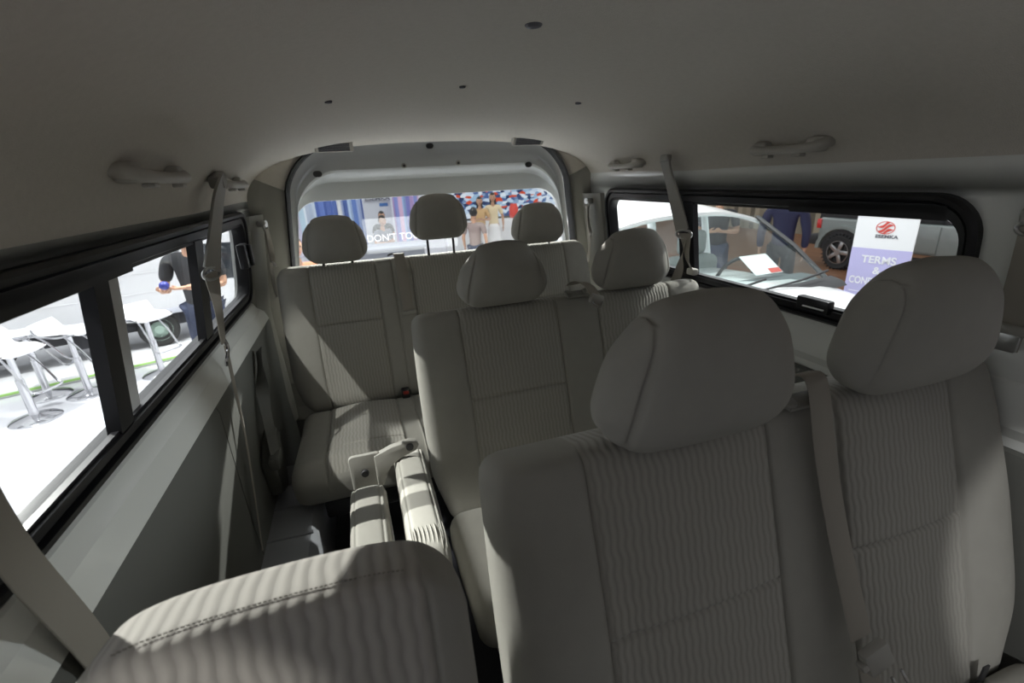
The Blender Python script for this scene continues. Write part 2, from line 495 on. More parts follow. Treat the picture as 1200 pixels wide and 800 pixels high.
box(rc, (.082, 1.895, -.895), (.118, 1.935, -.855), .006); obj('buckle', rc, M['dark'], rear)
rc = new(); box(rc, (.088, 1.888, -.872), (.112, 1.896, -.858), .003); tag(obj('release_button', rc, M['red'], rear), 'red release button of the buckle')

# ---- unfolded aisle seat in the foreground (no headrest)
near = thing('jump_seat', (-.125, .32, FZ), 'unfolded aisle jump seat without headrest in the foreground, ribbed cloth, sunlit top edge', 'seat')
npos = recline(.385, -.390, .22)
def near_back():
    u0, u1, vb, vt, th = -.318, .055, -.60, .0, .085
    seams = (-.285, .012)
    U = lines(u0, u1, .014, seams=seams); Vv = lines(vb, vt, .014); W = lines(-th, 0, .010)
    def fn(u, v, w):
        fw = (w+th)/th; off = 0
        x = (u-(u0+u1)/2)/((u1-u0)/2)
        q = (v-vb)/(vt-vb)
        if fw > .55:
            for s in seams: off -= .004*gr(u-s, .004)
            off += .010*(1-x*x)
        vv = v + (.020 - .012*x*x - .034*x**6)*smoothstep(.7, 1, q) - .005*gr(w+.014, .003)*(1 if q > .93 else 0)
        return npos(u, vv, w+off)
    def tri(u, v, w, side):
        return 1 if side in ('front', 'top') and seams[0] < u < seams[1] else 0
    parts = padded(U, Vv, W, (.055, .026, .016), fn, tri)
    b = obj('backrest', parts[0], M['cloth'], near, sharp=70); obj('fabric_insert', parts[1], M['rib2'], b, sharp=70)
    # twin-needle topstitching along the front top edge
    st = new(); k = 0
    for i in range(58):
        u = -.262+.0046*i
        x = (u+.1315)/.1865
        hv = .020-.012*x*x-.034*x**6+.0005
        p0 = V(*npos(u, hv, -.0085)); p1 = V(*npos(u+.0030, hv, -.0085))
        if i < 56: tube(st, [p0, p1], .0008, 5)
    obj('stitching', st, M['seam'], b)
near_back()
cushion_block(near, -.30, .045, .262, -.08, -.93, .10, (), ())
nb = new(); box(nb, (-.26, .0, -1.06), (.0, .24, -1.035), .008); obj('seat_frame', nb, M['dark'], near)
for x in (-.22, -.04): seat_leg(near, x, .02, .22, -1.055)

# ---- folded aisle seat beside the middle bench
fold = thing('folded_jump_seat', (-.01, .95, FZ), 'folded-up aisle jump seat, two sunlit pads hinged together beside the middle bench', 'seat')
def slab(x0, x1, y0, y1, z0, z1, name, lean=0):
    U = lines(x0, x1, .009, seams=(x0+.014, x1-.014)); Vv = lines(y0, y1, .02); W = lines(z0, z1, .02)
    cx = (x0+x1)/2
    def fn(u, v, w):
        s = abs(u-cx)/((x1-x0)/2)
        dz = 0
        if w > z1-.03: dz = .006*(1-s*s) - .0035*gr(abs(u-cx)-((x1-x0)/2-.014), .003)
        dy = 0
        if v < y0+.03: dy = -.006*(1-s*s)
        return (u+lean*(z1-w), v+dy, w+dz)
    parts = padded(U, Vv, W, (.014, .040 if name == 'cushion' else .022, .040 if name == 'cushion' else .022), fn)
    return obj(name, parts[0], M['cloth'], fold, sharp=70)
sb = slab(-.112, -.026, .64, 1.035, -1.08, -.70, 'backrest')
sc = slab(.002, .088, .745, 1.165, -1.12, -.695, 'cushion')
# gathers sewn into the front corner of the cushion
for i in range(9):
    g = new(); x = .012+.0085*i
    tube(g, smooth_path([(x, .825, -.6888), (x+.001, .785, -.6888), (x-.001, .757, -.7005)], 3), [.0005, .0016]+[.0018]*4+[.0006], 6)
    obj('gather', g, M['cloth'], sc, sharp=80)
hb = new()
prism(hb, rr(-.068, -.708, .040, .052, .010, 4), 1.10, 1.112, 1, .003)
prism(hb, [(-.045, -.665), (.0, -.648), (.05, -.640), (.066, -.644), (.072, -.658), (.064, -.672), (.02, -.680), (-.01, -.70), (-.03, -.755), (-.045, -.755)], 1.096, 1.116, 1, .004)
hinge = tag(obj('hinge_bracket', hb, M['greyplastic'], fold), 'pale grey hinge plate joining the two pads')
for x, z in ((-.072, -.705), (.048, -.656)):
    b = new(); lathe(b, [(.0, -.003), (.009, -.003), (.010, 0), (.010, .004)], (x, 1.092, z), 14, 'y'); obj('bolt', b, M['dark'], hinge)
ff = new(); box(ff, (-.09, .80, -1.33+.003), (.07, 1.10, -1.29), .008)
box(ff, (-.035, .86, -1.30), (.012, 1.05, -1.06), .008)
obj('seat_base', ff, M['dark'], fold)
# ------------------------------------------------------------------ van shell
XC = .385
def wall_xl(z): return -.40+.13*z if z > -.5 else -.465-.03*(z+.5)*-1*0
def wall_xr(z): return 1.16-.13*z if z > -.5 else 1.225
def ceil_top(y): return .275-.113*smoothstep(1.1, 2.3, y)-.05*smoothstep(.1, -.6, y)
CA = .795
def ceil_pt(a, y, zb=-.078):
    """a from 0 (left edge) to PI (right edge)"""
    c, s = cos(PI-a), sin(a); n = 2.15+.55*smoothstep(1.4, 2.2, y)
    zt = ceil_top(y)
    return V(XC+CA*math.copysign(abs(c)**(2/n), c), y, zb+(zt-zb)*abs(s)**(2/n))
YF, YR = -.42, 2.26
NA, NY = 72, 60
cb = new()
rows = [[ceil_pt(PI*i/NA, YF+(YR-YF)*j/NY) for i in range(NA+1)] for j in range(NY+1)]
# rolled lower edge on both sides
for r in rows:
    y = r[0].y
    r.insert(0, V(r[0].x-.006, y, -.088)); r.insert(0, V(r[0].x-.035, y, -.084))
    r.append(V(r[-1].x+.006, y, -.088)); r.append(V(r[-1].x+.035, y, -.084))
loft(cb, rows, closed=False)
# outer roof skin so that no light leaks through
orow = [[V(XC+(p.x-XC)*1.06, p.y, p.z+.05) for p in r] for r in rows]
loft(cb, orow, closed=False, mi=1)
loft(cb, [[r[0] for r in rows], [r[0] for r in orow]], closed=False, mi=1)
loft(cb, [[r[-1] for r in rows], [r[-1] for r in orow]], closed=False, mi=1)
loft(cb, [rows[0], orow[0]], closed=False, mi=1)
struct('ceiling', cb, [M['liner'], M['paint']], label='pale felt headliner curving over the seats', cat='ceiling', sharp=60)

fl = new(); box(fl, (-.47, -1.3, FZ-.05), (1.235, 2.45, FZ), 0)
struct('floor', fl, M['floor'], label='dark vinyl floor of the van', cat='floor')

# side walls: painted metal with a rounded window hole; the wall leans in towards the roof
WYL = .485
WY0, WY1, WZ0, WZ1 = .60, 2.085, -.427, -.080
def wall(side):
    X = (lambda z: wall_xl(z)) if side < 0 else (lambda z: wall_xr(z))
    bm = new()
    WY0 = WYL if side < 0 else .60
    cy, cz = (WY0+WY1)/2, (WZ0+WZ1)/2
    n = 8
    hole = rr(cy, cz, (WY1-WY0)/2-.012, (WZ1-WZ0)/2-.012, .075, n)
    outer = rr(cy, cz, (WY1-WY0)/2+.16, (WZ1-WZ0)/2+.02, .004, n)
    outer = [(.44 if y < 1.3 else 2.42, -.44 if z < -.25 else -.066) for y, z in outer]
    R = []
    for ring, dx in ((outer, 0), (hole, 0), (hole, .045), (outer, .045)):
        R.append([V(X(z)+side*dx, y, z) for y, z in ring])
    loft(bm, R, True, False, False)
    # below the window: sill band, then down to the floor
    def strip(zs, y0, y1, th=.05):
        prism(bm, [(x, z) for z, x in zs]+[(zs[-1][1]+side*th, zs[-1][0]), (zs[0][1]+side*th, zs[0][0])], y0, y1, 1)
    xs = X(-.44); i = -side*(1 if side < 0 else .35)
    strip([(-.44, xs), (-.446, xs+i*.008), (-.462, xs+i*.014), (-.478, xs+i*.024), (-.535, xs+i*.036), (-.56, xs-i*.0), (FZ, xs)], .44, 2.25)
    # ahead of the window: pillar and cab side under the front door glass
    strip([(-.02, X(-.02)), (-.44, X(-.44)), (FZ, X(-.44))], .36, .44)
    strip([(-.45, X(-.44)), (FZ, X(-.44))], -1.25, .36)
    strip([(.0, X(-.066)), (-.066, X(-.066))], .44, 2.42)
    return bm
struct('wall_left', wall(-1), M['paint'], label='painted inner side of the van under the left window', cat='wall', sharp=12)
struct('wall_right', wall(1), M['paint'], label='painted inner side of the van under the right window', cat='wall', sharp=12)
fw = new(); box(fw, (-.47, -1.3, FZ), (1.235, -1.26, -.40), .01)
struct('wall_front', fw, M['dark'], label='bulkhead under the windscreen', cat='wall')

# side windows: black frame, sliding panes
def side_window(side, num, mull):
    X = (lambda z: wall_xl(z)) if side < 0 else (lambda z: wall_xr(z))
    i = -side
    WY0 = WYL if side < 0 else .60
    cy, cz = (WY0+WY1)/2, (WZ0+WZ1)/2
    hw, hh = (WY1-WY0)/2, (WZ1-WZ0)/2
    def ring(ins, inset, r, top=0, bot=0, fr=0):
        pts = rr(cy, cz+(bot-top)/2, hw-ins, hh-ins-(top+bot)/2, r, 8)
        return [V(X(z)+i*inset, y, z) for y, z in pts]
    bm = new()
    rings = [ring(-.004, -.002, .085), ring(-.003, .014, .085), ring(.004, .020, .08), ring(.012, .019, .075), ring(.014, .006, .074), ring(.017, .005, .072),
             ring(.019, .012, .070), ring(.028, .012, .062, .010, .006), ring(.031, .002, .060, .012, .006), ring(.032, -.030, .060, .012, .006), ring(-.004, -.030, .085)]
    loft(bm, rings+[rings[0]], True, False, False)
    win = struct('window_%d' % num, bm, M['rubber'], label='black framed sliding side window on the %s' % ('left with bar stools beyond' if side < 0 else 'right with a parked car beyond'), cat='window', sharp=30)
    rail = new()
    za, zb = WZ1-.036, WZ0+.030
    for z0, z1 in ((za-.012, za+.008), (zb-.010, zb+.012)):
        a = [V(X(z0)+i*.006, WY0+.05, z0), V(X(z1)+i*.006, WY0+.05, z1), V(X(z1)-i*.006, WY0+.05, z1), V(X(z0)-i*.006, WY0+.05, z0)]
        b = [p+V(0, WY1-WY0-.10, 0) for p in a]
        loft(rail, [a, b])
    # deeper channel over the front sliding pane
    z0, z1 = za-.016, za+.014
    a = [V(X(z0)+i*.012, .66, z0), V(X(z1)+i*.012, .66, z1), V(X(z1), .66, z1), V(X(z0), .66, z0)]
    loft(rail, [a, [p+V(0, .38, 0) for p in a]])
    obj('slide_rail', rail, M['rubber'], win)
    for (y0, y1, dx) in mull:
        mb = new()
        r0 = []
        zz0, zz1 = WZ0+.036, WZ1-.042
        a = [V(X(zz0)+i*.010+i*dx, y0, zz0), V(X(zz0)+i*.010+i*dx, y1, zz0), V(X(zz0)-i*.012+i*dx, y1, zz0), V(X(zz0)-i*.012+i*dx, y0, zz0)]
        b = [V(p.x+X(zz1)-X(zz0), p.y, zz1) for p in a]
        loft(mb, [a, b]); obj('mullion', mb, M['rubber'], win)
    edges = [WY0+.022]+[(a+b)/2 for a, b, c in mull]+[WY1-.022]
    for k, (ya, yb) in enumerate(zip(edges, edges[1:])):
        g = new(); z0, z1 = WZ0+.03, WZ1-.03
        dx = -.012-(.007 if k % 2 else 0)
        for t in (0, -.004):
            quad(g, [g.verts.new(p) for p in (V(X(z0)+i*(dx+t), ya, z0), V(X(z0)+i*(dx+t), yb, z0), V(X(z1)+i*(dx+t), yb, z1), V(X(z1)+i*(dx+t), ya, z1))])
        obj('pane', g, M['glass'], win)
    # pale felt channel beside the front mullion
    if side < 0:
        fb_ = new(); z0, z1 = WZ0+.04, WZ1-.048
        a = [V(X(z0)-.002, .972, z0), V(X(z0)-.002, 1.010, z0), V(X(z0)-.010, 1.010, z0), V(X(z0)-.010, .972, z0)]
        loft(fb_, [a, [V(p.x+X(z1)-X(z0), p.y, z1) for p in a]]); tag(obj('felt_channel', fb_, M['felt'], win), 'pale grey channel strip')
    # sliding catches
    for y, z in ((WY1-.03 if side < 0 else .95, -.235 if side < 0 else WZ0+.032),):
        lb = new()
        if side < 0:
            box(lb, (X(z)+i*.000, y-.10, z-.045), (X(z)+i*.030, y-.035, z+.045), .006)
            box(lb, (X(z)+i*.028, y-.060, z-.040), (X(z)+i*.042, y-.030, z+.040), .005)
        else:
            box(lb, (X(z)-.026, y-.06, z-.008), (X(z)+.0, y+.04, z+.030), .005)
        obj('catch', lb, M['rubber'], win)
    return win
w1 = side_window(-1, 1, ((.895, .945, 0), (1.435, 1.505, 0)))
w2 = side_window(1, 2, ((1.45, 1.535, 0),))
# pale label strip on the right lower rail
lb = new(); box(lb, (wall_xr(-.39)-.030, .90, -.392), (wall_xr(-.39)-.024, .965, -.388), .001)
tag(obj('rail_sticker', lb, M['paper'], w2), 'small white sticker on the lower rail')

# rear wall: lining round the tailgate opening, out to the side walls
def shell_ring(y, N=64):
    pts = [V(wall_xl(-.5), y, FZ), V(wall_xl(-.5), y, -.5), V(wall_xl(-.078), y, -.078)]
    pts += [ceil_pt(PI*k/24, y) for k in range(25)]
    pts += [V(wall_xr(-.078), y, -.078), V(wall_xr(-.5), y, -.5), V(wall_xr(-.5), y, FZ)]
    return pts
def resample_by_angle(pts, c, N, a0, a1):
    out = []
    for k in range(N+1):
        a = a0+(a1-a0)*k/N
        d = V(cos(a), 0, sin(a)); best = None
        for p, q in zip(pts, pts[1:]):
            e = q-p; den = d.x*e.z-d.z*e.x
            if abs(den) < 1e-9: continue
            s = ((p.x-c.x)*e.z-(p.z-c.z)*e.x)/den
            t = ((p.x-c.x)*d.z-(p.z-c.z)*d.x)/den
            if s > 0 and -1e-6 <= t <= 1+1e-6 and (best is None or s < best): best = s
        out.append(V(c.x+d.x*(best or .1), pts[0].y, c.z+d.z*(best or .1)))
    return out
def arch_ring(y, cx, hw, top, r, bot=-.95, lean=0.0, rb=.03):
    n = 10
    pts = rr(cx, (top+bot)/2, hw, (top-bot)/2, [r, r, rb, rb], n)
    out = []
    for (x, z) in pts:
        s = (z-top)/(bot-top)
        out.append(V(cx+max(-.765, min(.765, (x-cx)*(1+lean*s))), y, z))
    return out
TX = .40
R0 = arch_ring(2.285, TX, .615, .176, .19, lean=.45)
rw = new()
cc = V(TX, 2.2, -.35)
ref = shell_ring(2.235)
n = len(R0)
outer = []
poly = ref+[ref[0]]
for p in R0:
    d = V(p.x-cc.x, 0, p.z-cc.z).normalized(); best = None
    for a, b in zip(poly, poly[1:]):
        e = b-a; den = d.x*e.z-d.z*e.x
        if abs(den) < 1e-9: continue
        s = ((a.x-cc.x)*e.z-(a.z-cc.z)*e.x)/den; t = ((a.x-cc.x)*d.z-(a.z-cc.z)*d.x)/den
        if s > 0 and -1e-6 <= t <= 1+1e-6 and (best is None or s < best): best = s
    outer.append(V(cc.x+d.x*(best or .2)*1.06, 2.235, cc.z+d.z*(best or .2)*1.06))
mid = [o.lerp(p, .7)+V(0, -.008, 0) for o, p in zip(outer, R0)]
loft(rw, [outer, mid, R0, [p+V(0, .05, 0) for p in R0]], True, False, False)
box(rw, (-.50, 2.255, FZ), (1.27, 2.28, -.88))
for f in rw.faces:
    if f.calc_center_median().z < -.10: f.material_index = 1
struct('wall_rear', rw, [M['liner'], M['pillar']], label='grey lining of the rear pillars round the tailgate opening', cat='wall', sharp=35)

# tailgate
seal = new()
def inset(R, d, y): # shrink towards centre
    c = V(TX, 0, -.35)
    return [V(p.x-(p.x-c.x)*d/max(.05, math.hypot(p.x-c.x, p.z-c.z)), y, p.z-(p.z-c.z)*d/max(.05, math.hypot(p.x-c.x, p.z-c.z))) for p in R]
loft(seal, [inset(R0, -.004, 2.28), inset(R0, .004, 2.262), inset(R0, .012, 2.27), inset(R0, .014, 2.32)], True, False, False)
tail = thing('door_1', (TX, 2.36, FZ), 'white painted tailgate with a wide rear window', 'door'); tag(tail, kind='structure')
obj('door_seal', seal, M['rubber2'], tail)
tg = new()
A1 = arch_ring(2.345, TX, .612, .170, .185, lean=.45)
A2 = arch_ring(2.352, TX, .602, .150, .175, lean=.45)
A3 = arch_ring(2.352, TX, .594, .118, .16, lean=.45)
A4 = arch_ring(2.345, TX, .592, .104, .155, lean=.45)
A5 = arch_ring(2.345, TX, .592, .062, .15, lean=.45, bot=-.93)
A6 = arch_ring(2.352, TX, .592, .052, .15, lean=.45, bot=-.92)
A7 = arch_ring(2.415, TX, .620, .022, .15, lean=.40, bot=-.60)
A8 = arch_ring(2.430, TX, .620, .012, .14, lean=.38, bot=-.56)
A9 = arch_ring(2.445, TX, .655, -.068, .10, lean=.12, bot=-.48)
A10 = arch_ring(2.475, TX, .655, -.070, .10, lean=.12, bot=-.48)
A11 = arch_ring(2.49, TX, .72, .20, .2, lean=.22, bot=-1.0)
loft(tg, [A1, A2, A3, A4, A5, A6, A7, A8, A9, A10, A11], True, False, False)
box(tg, (-.35, 2.36, FZ), (1.15, 2.40, -.90), .01)
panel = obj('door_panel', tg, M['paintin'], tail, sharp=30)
gl = new()
gr_ = arch_ring(2.462, TX, .658, -.066, .10, lean=.12, bot=-.484)
f = quad(gl, [gl.verts.new(p) for p in gr_])
f2 = quad(gl, [gl.verts.new(p+V(0, .004, 0)) for p in gr_])
obj('window_pane', gl, M['glass'], tail)
# plug holes and screw bosses in the header
for x, z, rx, rz in ((-.125, .050, .019, .013), (.872, .050, .017, .013), (.384, .151, .017, .012)):
    h = new(); prism(h, rr(x, z, rx, rz, rz*.95, 5), 2.338, 2.350, 1, .003); obj('hole_plug', h, M['dark'], panel)
for x, z in ((.256, .0695), (.513, .0715)):
    h = new(); lathe(h, [(.011, .006), (.013, 0), (.011, -.004), (.006, -.005), (.006, .006)], (x, 2.346, z), 16, 'y')
    s = obj('screw_boss', h, M['greyplastic'], panel)
    d = new(); lathe(d, [(.0, -.004), (.0062, -.004), (.0062, .004)], (x, 2.344, z), 12, 'y'); obj('screw_hole', d, M['dark'], s)
# lettered film on the rear glass
def film_mat():
    m, t, out = nt('frosted_film')
    tr = N(t, 'ShaderNodeBsdfTransparent'); df = N(t, 'ShaderNodeBsdfTranslucent'); d2 = N(t, 'ShaderNodeBsdfDiffuse')
    df.inputs[0].default_value = (.85, .88, .92, 1); d2.inputs[0].default_value = (.85, .88, .92, 1)
    a = N(t, 'ShaderNodeMixShader'); a.inputs[0].default_value = .5; b = N(t, 'ShaderNodeMixShader'); b.inputs[0].default_value = .07
    t.links.new(df.outputs[0], a.inputs[1]); t.links.new(d2.outputs[0], a.inputs[2])
    t.links.new(tr.outputs[0], b.inputs[1]); t.links.new(a.outputs[0], b.inputs[2]); t.links.new(b.outputs[0], out.inputs[0]); return m
M['film'] = film_mat()
stk = new(); box(stk, (.035, 2.457, -.335), (.50, 2.4595, -.165), 0)
stk_o = tag(obj('window_sticker', stk, M['film']), "clear film sticker reading DON'T TOUCH on the rear window", 'sticker')
def text(name, s, loc, rot, size, mat, parent=None, align='CENTER', extrude=.0004, sx=1, bold=0):
    cu = bpy.data.curves.new(name, 'FONT'); cu.body = s; cu.size = size; cu.extrude = extrude; cu.align_x = align; cu.align_y = 'CENTER'
    cu.offset = bold
    cu.materials.append(mat)
    o = bpy.data.objects.new(name, cu); COL.objects.link(o)
    o.rotation_euler = rot; o.scale = (sx, 1, 1)
    me = bpy.data.meshes.new_from_object(o.evaluated_get(bpy.context.evaluated_depsgraph_get()))
    bpy.data.objects.remove(o); bpy.data.curves.remove(cu)
    Mx = Matrix.Translation(V(*loc)) @ Euler(rot).to_matrix().to_4x4() @ Matrix.Diagonal((sx, 1, 1, 1))
    if parent is not None: Mx = mat_of(parent).inverted() @ Mx
    me.transform(Mx)
    o = bpy.data.objects.new(name, me); COL.objects.link(o); o.parent = parent
    return o
def letter_mat():
    m, t, out = nt('white_vinyl_letters')
    a = N(t, 'ShaderNodeBsdfTranslucent'); b = N(t, 'ShaderNodeBsdfDiffuse'); x = N(t, 'ShaderNodeMixShader'); x.inputs[0].default_value = .25
    a.inputs[0].default_value = (.62, .62, .64, 1); b.inputs[0].default_value = (.8, .8, .82, 1)
    t.links.new(a.outputs[0], x.inputs[1]); t.links.new(b.outputs[0], x.inputs[2]); t.links.new(x.outputs[0], out.inputs[0]); return m
M['letterwhite'] = simple('white_letters', (.9, .9, .92), .5); M['vinyl'] = letter_mat()
text('lettering', "DON'T TOUCH", (.042, 2.4555, -.262), (PI/2, 0, 0), .047, M['vinyl'], stk_o, 'LEFT', bold=.0004)

# ---- trims
def trim(num, bm, mat, label, cat='trim', sharp=35): return struct('trim_%d' % num, bm, mat, label=label, cat=cat, sharp=sharp)
def lower_panel(side, y0, y1, zt0, zt1):
    x = wall_xl(-.44)+.018 if side < 0 else wall_xr(-.44)-.002
    i = -side
    bm = new()
    n = 14
    ring = []
    prof = [(0, zt0), (.012, -.005+zt0), (.020, zt0-.03), (.022, (zt0+FZ)/2), (.030, FZ+.20), (.030, FZ+.004)]
    cols = []
    for k in range(n+1):
        y = y0+(y1-y0)*k/n; dz = (zt1-zt0)*k/n
        e = min(k, n-k)/n
        cols.append([V(x+i*d, y, z+dz*smoothstep(FZ, zt0, z)) for d, z in prof])
    loft(bm, cols, closed=False)
    loft(bm, [[V(x, c[0].y, p.z) for p in c] for c in (cols[0],)]+[cols[0]], closed=False)
    loft(bm, [[V(x, c[0].y, p.z) for p in c] for c in (cols[-1],)]+[cols[-1]], closed=False)
    return bm
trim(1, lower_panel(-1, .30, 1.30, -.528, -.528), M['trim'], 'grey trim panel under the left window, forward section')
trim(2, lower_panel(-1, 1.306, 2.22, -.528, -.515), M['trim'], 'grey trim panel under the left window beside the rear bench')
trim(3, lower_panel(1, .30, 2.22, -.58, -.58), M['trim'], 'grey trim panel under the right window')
# rear pillar cover with a belt slot, left and right
def pillar(side):
    bm = new(); i = -side
    def X(z): return wall_xl(z) if side < 0 else wall_xr(z)
    rows = []
    for k in range(15):
        z = -.10-.95*k/14
        r = []
        for (y, d) in ((2.105, .002), (2.115, .020), (2.14, .030), (2.175, .034), (2.205, .046), (2.235, .052), (2.25, .050)):
            dz = .012*smoothstep(-.5, -1.0, z)
            r.append(V(X(max(z, -.5))+i*(d+dz), y, z))
        rows.append(r)
    loft(bm, rows, closed=False)
    return bm
trim(4, pillar(-1), M['pillar'], 'ribbed grey cover of the left rear pillar')
trim(5, pillar(1), M['pillar'], 'ribbed grey cover of the right rear pillar')
# wheel arch box in the left rear corner
wa = new()
prism(wa, [(-.462, FZ+.002), (-.262, FZ+.002), (-.266, -1.075), (-.285, -1.05), (-.462, -1.045)], 1.10, 1.80, 1, .006)
for y in (1.22, 1.36, 1.52, 1.66): box(wa, (-.455, y-.006, -1.052), (-.275, y+.006, -1.0425), .003)
trim(6, wa, M['arch'], 'ribbed grey wheel arch cover on the floor by the left rear corner')
# ------------------------------------------------------------------ fittings inside the van
G_H = 'grab handles under the headliner edge'
def grab(y0, y1, side, label):
    """arched handle on two feet"""
    xw = (lambda z: .0)
    def surf(y, z=.055): # headliner x at height z
        lo = 0
        best = min((abs(ceil_pt(PI*k/400, y).z-z), ceil_pt(PI*k/400, y).x) for k in range(3, 200))
        return best[1] if side < 0 else 2*XC-best[1]
    i = -side
    ym = (y0+y1)/2; zc = .032 if y0 < 1.3 else .018
    xs = surf(ym, zc+.012)
    root = thing('grab_handle', (xs+i*.03, ym, zc-.02), label, 'handle', group=G_H)
    bar = new()
    s = (y1-y0)/2
    P = smooth_path([(xs-i*.004, ym-s, zc+.012), (xs+i*.020, ym-s*.97, zc+.006), (xs+i*.032, ym-s*.75, zc), (xs+i*.036, ym, zc-.002), (xs+i*.032, ym+s*.75, zc), (xs+i*.020, ym+s*.97, zc+.006), (xs-i*.004, ym+s, zc+.012)], 7)
    n = len(P)
    tube(bar, P, [(.0105+.004*abs(k/(n-1)-.5)*2, .0135+.006*abs(k/(n-1)-.5)*2) for k in range(n)], 14)
    obj('grip', bar, M['handle'], root, sharp=60)
    for e in (-1, 1):
        ft = new(); box(ft, (min(xs-i*.006, xs+i*.03), ym+e*(s-.02)-.022, zc-.012), (max(xs-i*.006, xs+i*.03), ym+e*(s-.02)+.022, zc+.024), .008, 3)
        obj('mount', ft, M['handle'], root)
        cv = new(); box(cv, (min(xs+i*.018, xs+i*.040), ym+e*(s-.055)-.013, zc-.021), (max(xs+i*.018, xs+i*.040), ym+e*(s-.055)+.013, zc-.012), .003)
        obj('screw_cover', cv, M['handle'], root)
grab(1.0, 1.27, -1, 'grey grab handle on the left, nearest, at the edge of the headliner')
grab(1.68, 1.93, -1, 'small looking grey grab handle behind the left hanging belt')
grab(.935, 1.145, 1, 'pale grab handle on the right above the middle of the right window')
grab(1.75, 1.965, 1, 'pale grab handle on the right, near the rear pillar')

# ceiling plugs
G_P = 'small dark clips in the headliner'
for x, y, r, lab in ((.387, .985, .016, 'round dark clip in the headliner nearest the cab'), (-.02, 1.47, .0095, 'small dark clip in the headliner, leftmost of three in a row'),
                (.352, 1.47, .0085, 'small dark clip in the headliner, middle of three in a row'), (.75, 1.53, .0095, 'small dark clip in the headliner, rightmost of three in a row')):
    best = min((abs(ceil_pt(PI*k/600, y).x-x), k) for k in range(601))[1]
    z = ceil_pt(PI*best/600, y).z
    b = new(); lathe(b, [(r*1.05, .004), (r*1.1, -.001), (r*.9, -.004), (r*.3, -.005), (.0005, -.005)], (x, y, z), 20)
    tag(obj('headliner_clip', b, M['inkgrey']), lab, 'clip', G_P)
# air vents at the rear edge of the headliner
def vent(x, label):
    y = 2.13; z = ceil_pt(min((abs(ceil_pt(PI*k/600, y).x-x), k) for k in range(601))[1]*PI/600, y).z
    root = thing('air_vent', (x, y, z-.012), label, 'vent', group='slotted vents over the tailgate')
    Mv = Matrix.Translation(V(x, y, z-.004)) @ Matrix.Rotation(.80, 4, 'X')
    fr = new(); prism(fr, rr(0, 0, .074, .026, .008, 4), -.006, .02, 1, .003); bmesh.ops.transform(fr, matrix=Mv, verts=fr.verts); obj('vent_frame', fr, M['handle'], root)
    sl = new()
    for k in range(5): box(sl, (-.060, -.0085, -.0185+k*.008), (.060, -.0055, -.0135+k*.008), .0005)
    bmesh.ops.transform(sl, matrix=Mv, verts=sl.verts)
    obj('slat', sl, M['inkgrey'], root)
vent(-.035, 'slotted vent over the left end of the tailgate header'); vent(.795, 'slotted vent over the right end of the tailgate header')

# ---------------- seat belts
G_S = 'beige seat belts'
def ring_mesh(c, w, axis_y, th=.0035, rz=.012):
    bm = new(); P = []
    for k in range(25):
        a = 2*PI*k/24
        P.append(V(c[0], c[1], c[2])+axis_y*(w/2*cos(a))+V(0, 0, rz*sin(a)))
    tube(bm, P, th, 8, cap=False); return bm
# left hanging belt of the middle row
Lb = thing('seat_belt', (-.38, 1.47, -1.0), 'seat belt hanging down the left window and lower wall beside the middle row', 'seat belt', group=G_S)
bm = new(); ribbon(bm, [(-.338, 1.58, .028), (-.352, 1.53, -.03), (-.372, 1.475, -.13), (-.385, 1.44, -.198)], .050, [V(0, .85, -.1), V(.2, .95, 0), V(.3, .9, 0), V(.5, .8, 0)], th=.008)
obj('upper_strap', bm, M['greyplastic'], Lb)
bm = new(); box(bm, (-.02, -.022, -.018), (.02, .022, .018), .006); bmesh.ops.transform(bm, matrix=Matrix.Translation(V(-.352, 1.585, .030)) @ Matrix.Rotation(.4, 4, 'X'), verts=bm.verts)
obj('anchor_cover', bm, M['greyplastic'], Lb)
obj('guide_ring', ring_mesh((-.387, 1.435, -.208), .062, V(.45, .9, 0).normalized(), .004, .016), M['steel'], Lb)
bm = new(); ribbon(bm, [(-.388, 1.432, -.205), (-.394, 1.445, -.27), (-.402, 1.455, -.34), (-.414, 1.47, -.415)], [.046, .026, .020, .020], [V(.4, .9, 0), V(.9, .3, 0), V(.8, .6, 0), V(.2, 1, 0)], th=.0045)
obj('webbing', bm, M['web'], Lb)
bm = new(); tube(bm, smooth_path([(-.418, 1.50, -.412), (-.408, 1.475, -.418), (-.400, 1.445, -.428), (-.406, 1.43, -.455), (-.412, 1.437, -.472)], 5), .0048, 8)
obj('tongue', bm, M['chrome'], Lb)
bm = new(); ribbon(bm, [(-.408, 1.462, -.42), (-.408, 1.44, -.55), (-.404, 1.40, -.70), (-.402, 1.30, -.93), (-.402, 1.27, -1.0)], .012, [V(.6, .8, 0), V(.5, .8, 0), V(.2, 1, 0), V(0, 1, 0), V(0, 1, 0)], th=.002)
obj('webbing', bm, M['web'], Lb)
# retractor cover on the left lower wall and its webbing
Rc = thing('belt_retractor', (-.415, 1.60, -1.04), 'grey belt retractor cover on the lower left wall above the wheel arch', 'retractor')
bm = new()
prism(bm, [(1.52, -.86), (1.585, -.81), (1.66, -.80), (1.68, -.84), (1.67, -.99), (1.63, -1.035), (1.54, -1.00)], -.418, -.374, 0, .010, seg=3); obj('cover', bm, M['trim'], Rc)
bm = new(); box(bm, (-.39, 1.50, -.885), (-.358, 1.585, -.84), .008); obj('shroud', bm, M['trim'], Rc)
bm = new(); ribbon(bm, [(-.372, 1.54, -.845), (-.392, 1.66, -.68), (-.402, 1.80, -.55)], .046, V(0, .7, .7), th=.002); obj('webbing', bm, M['trim'], Rc)

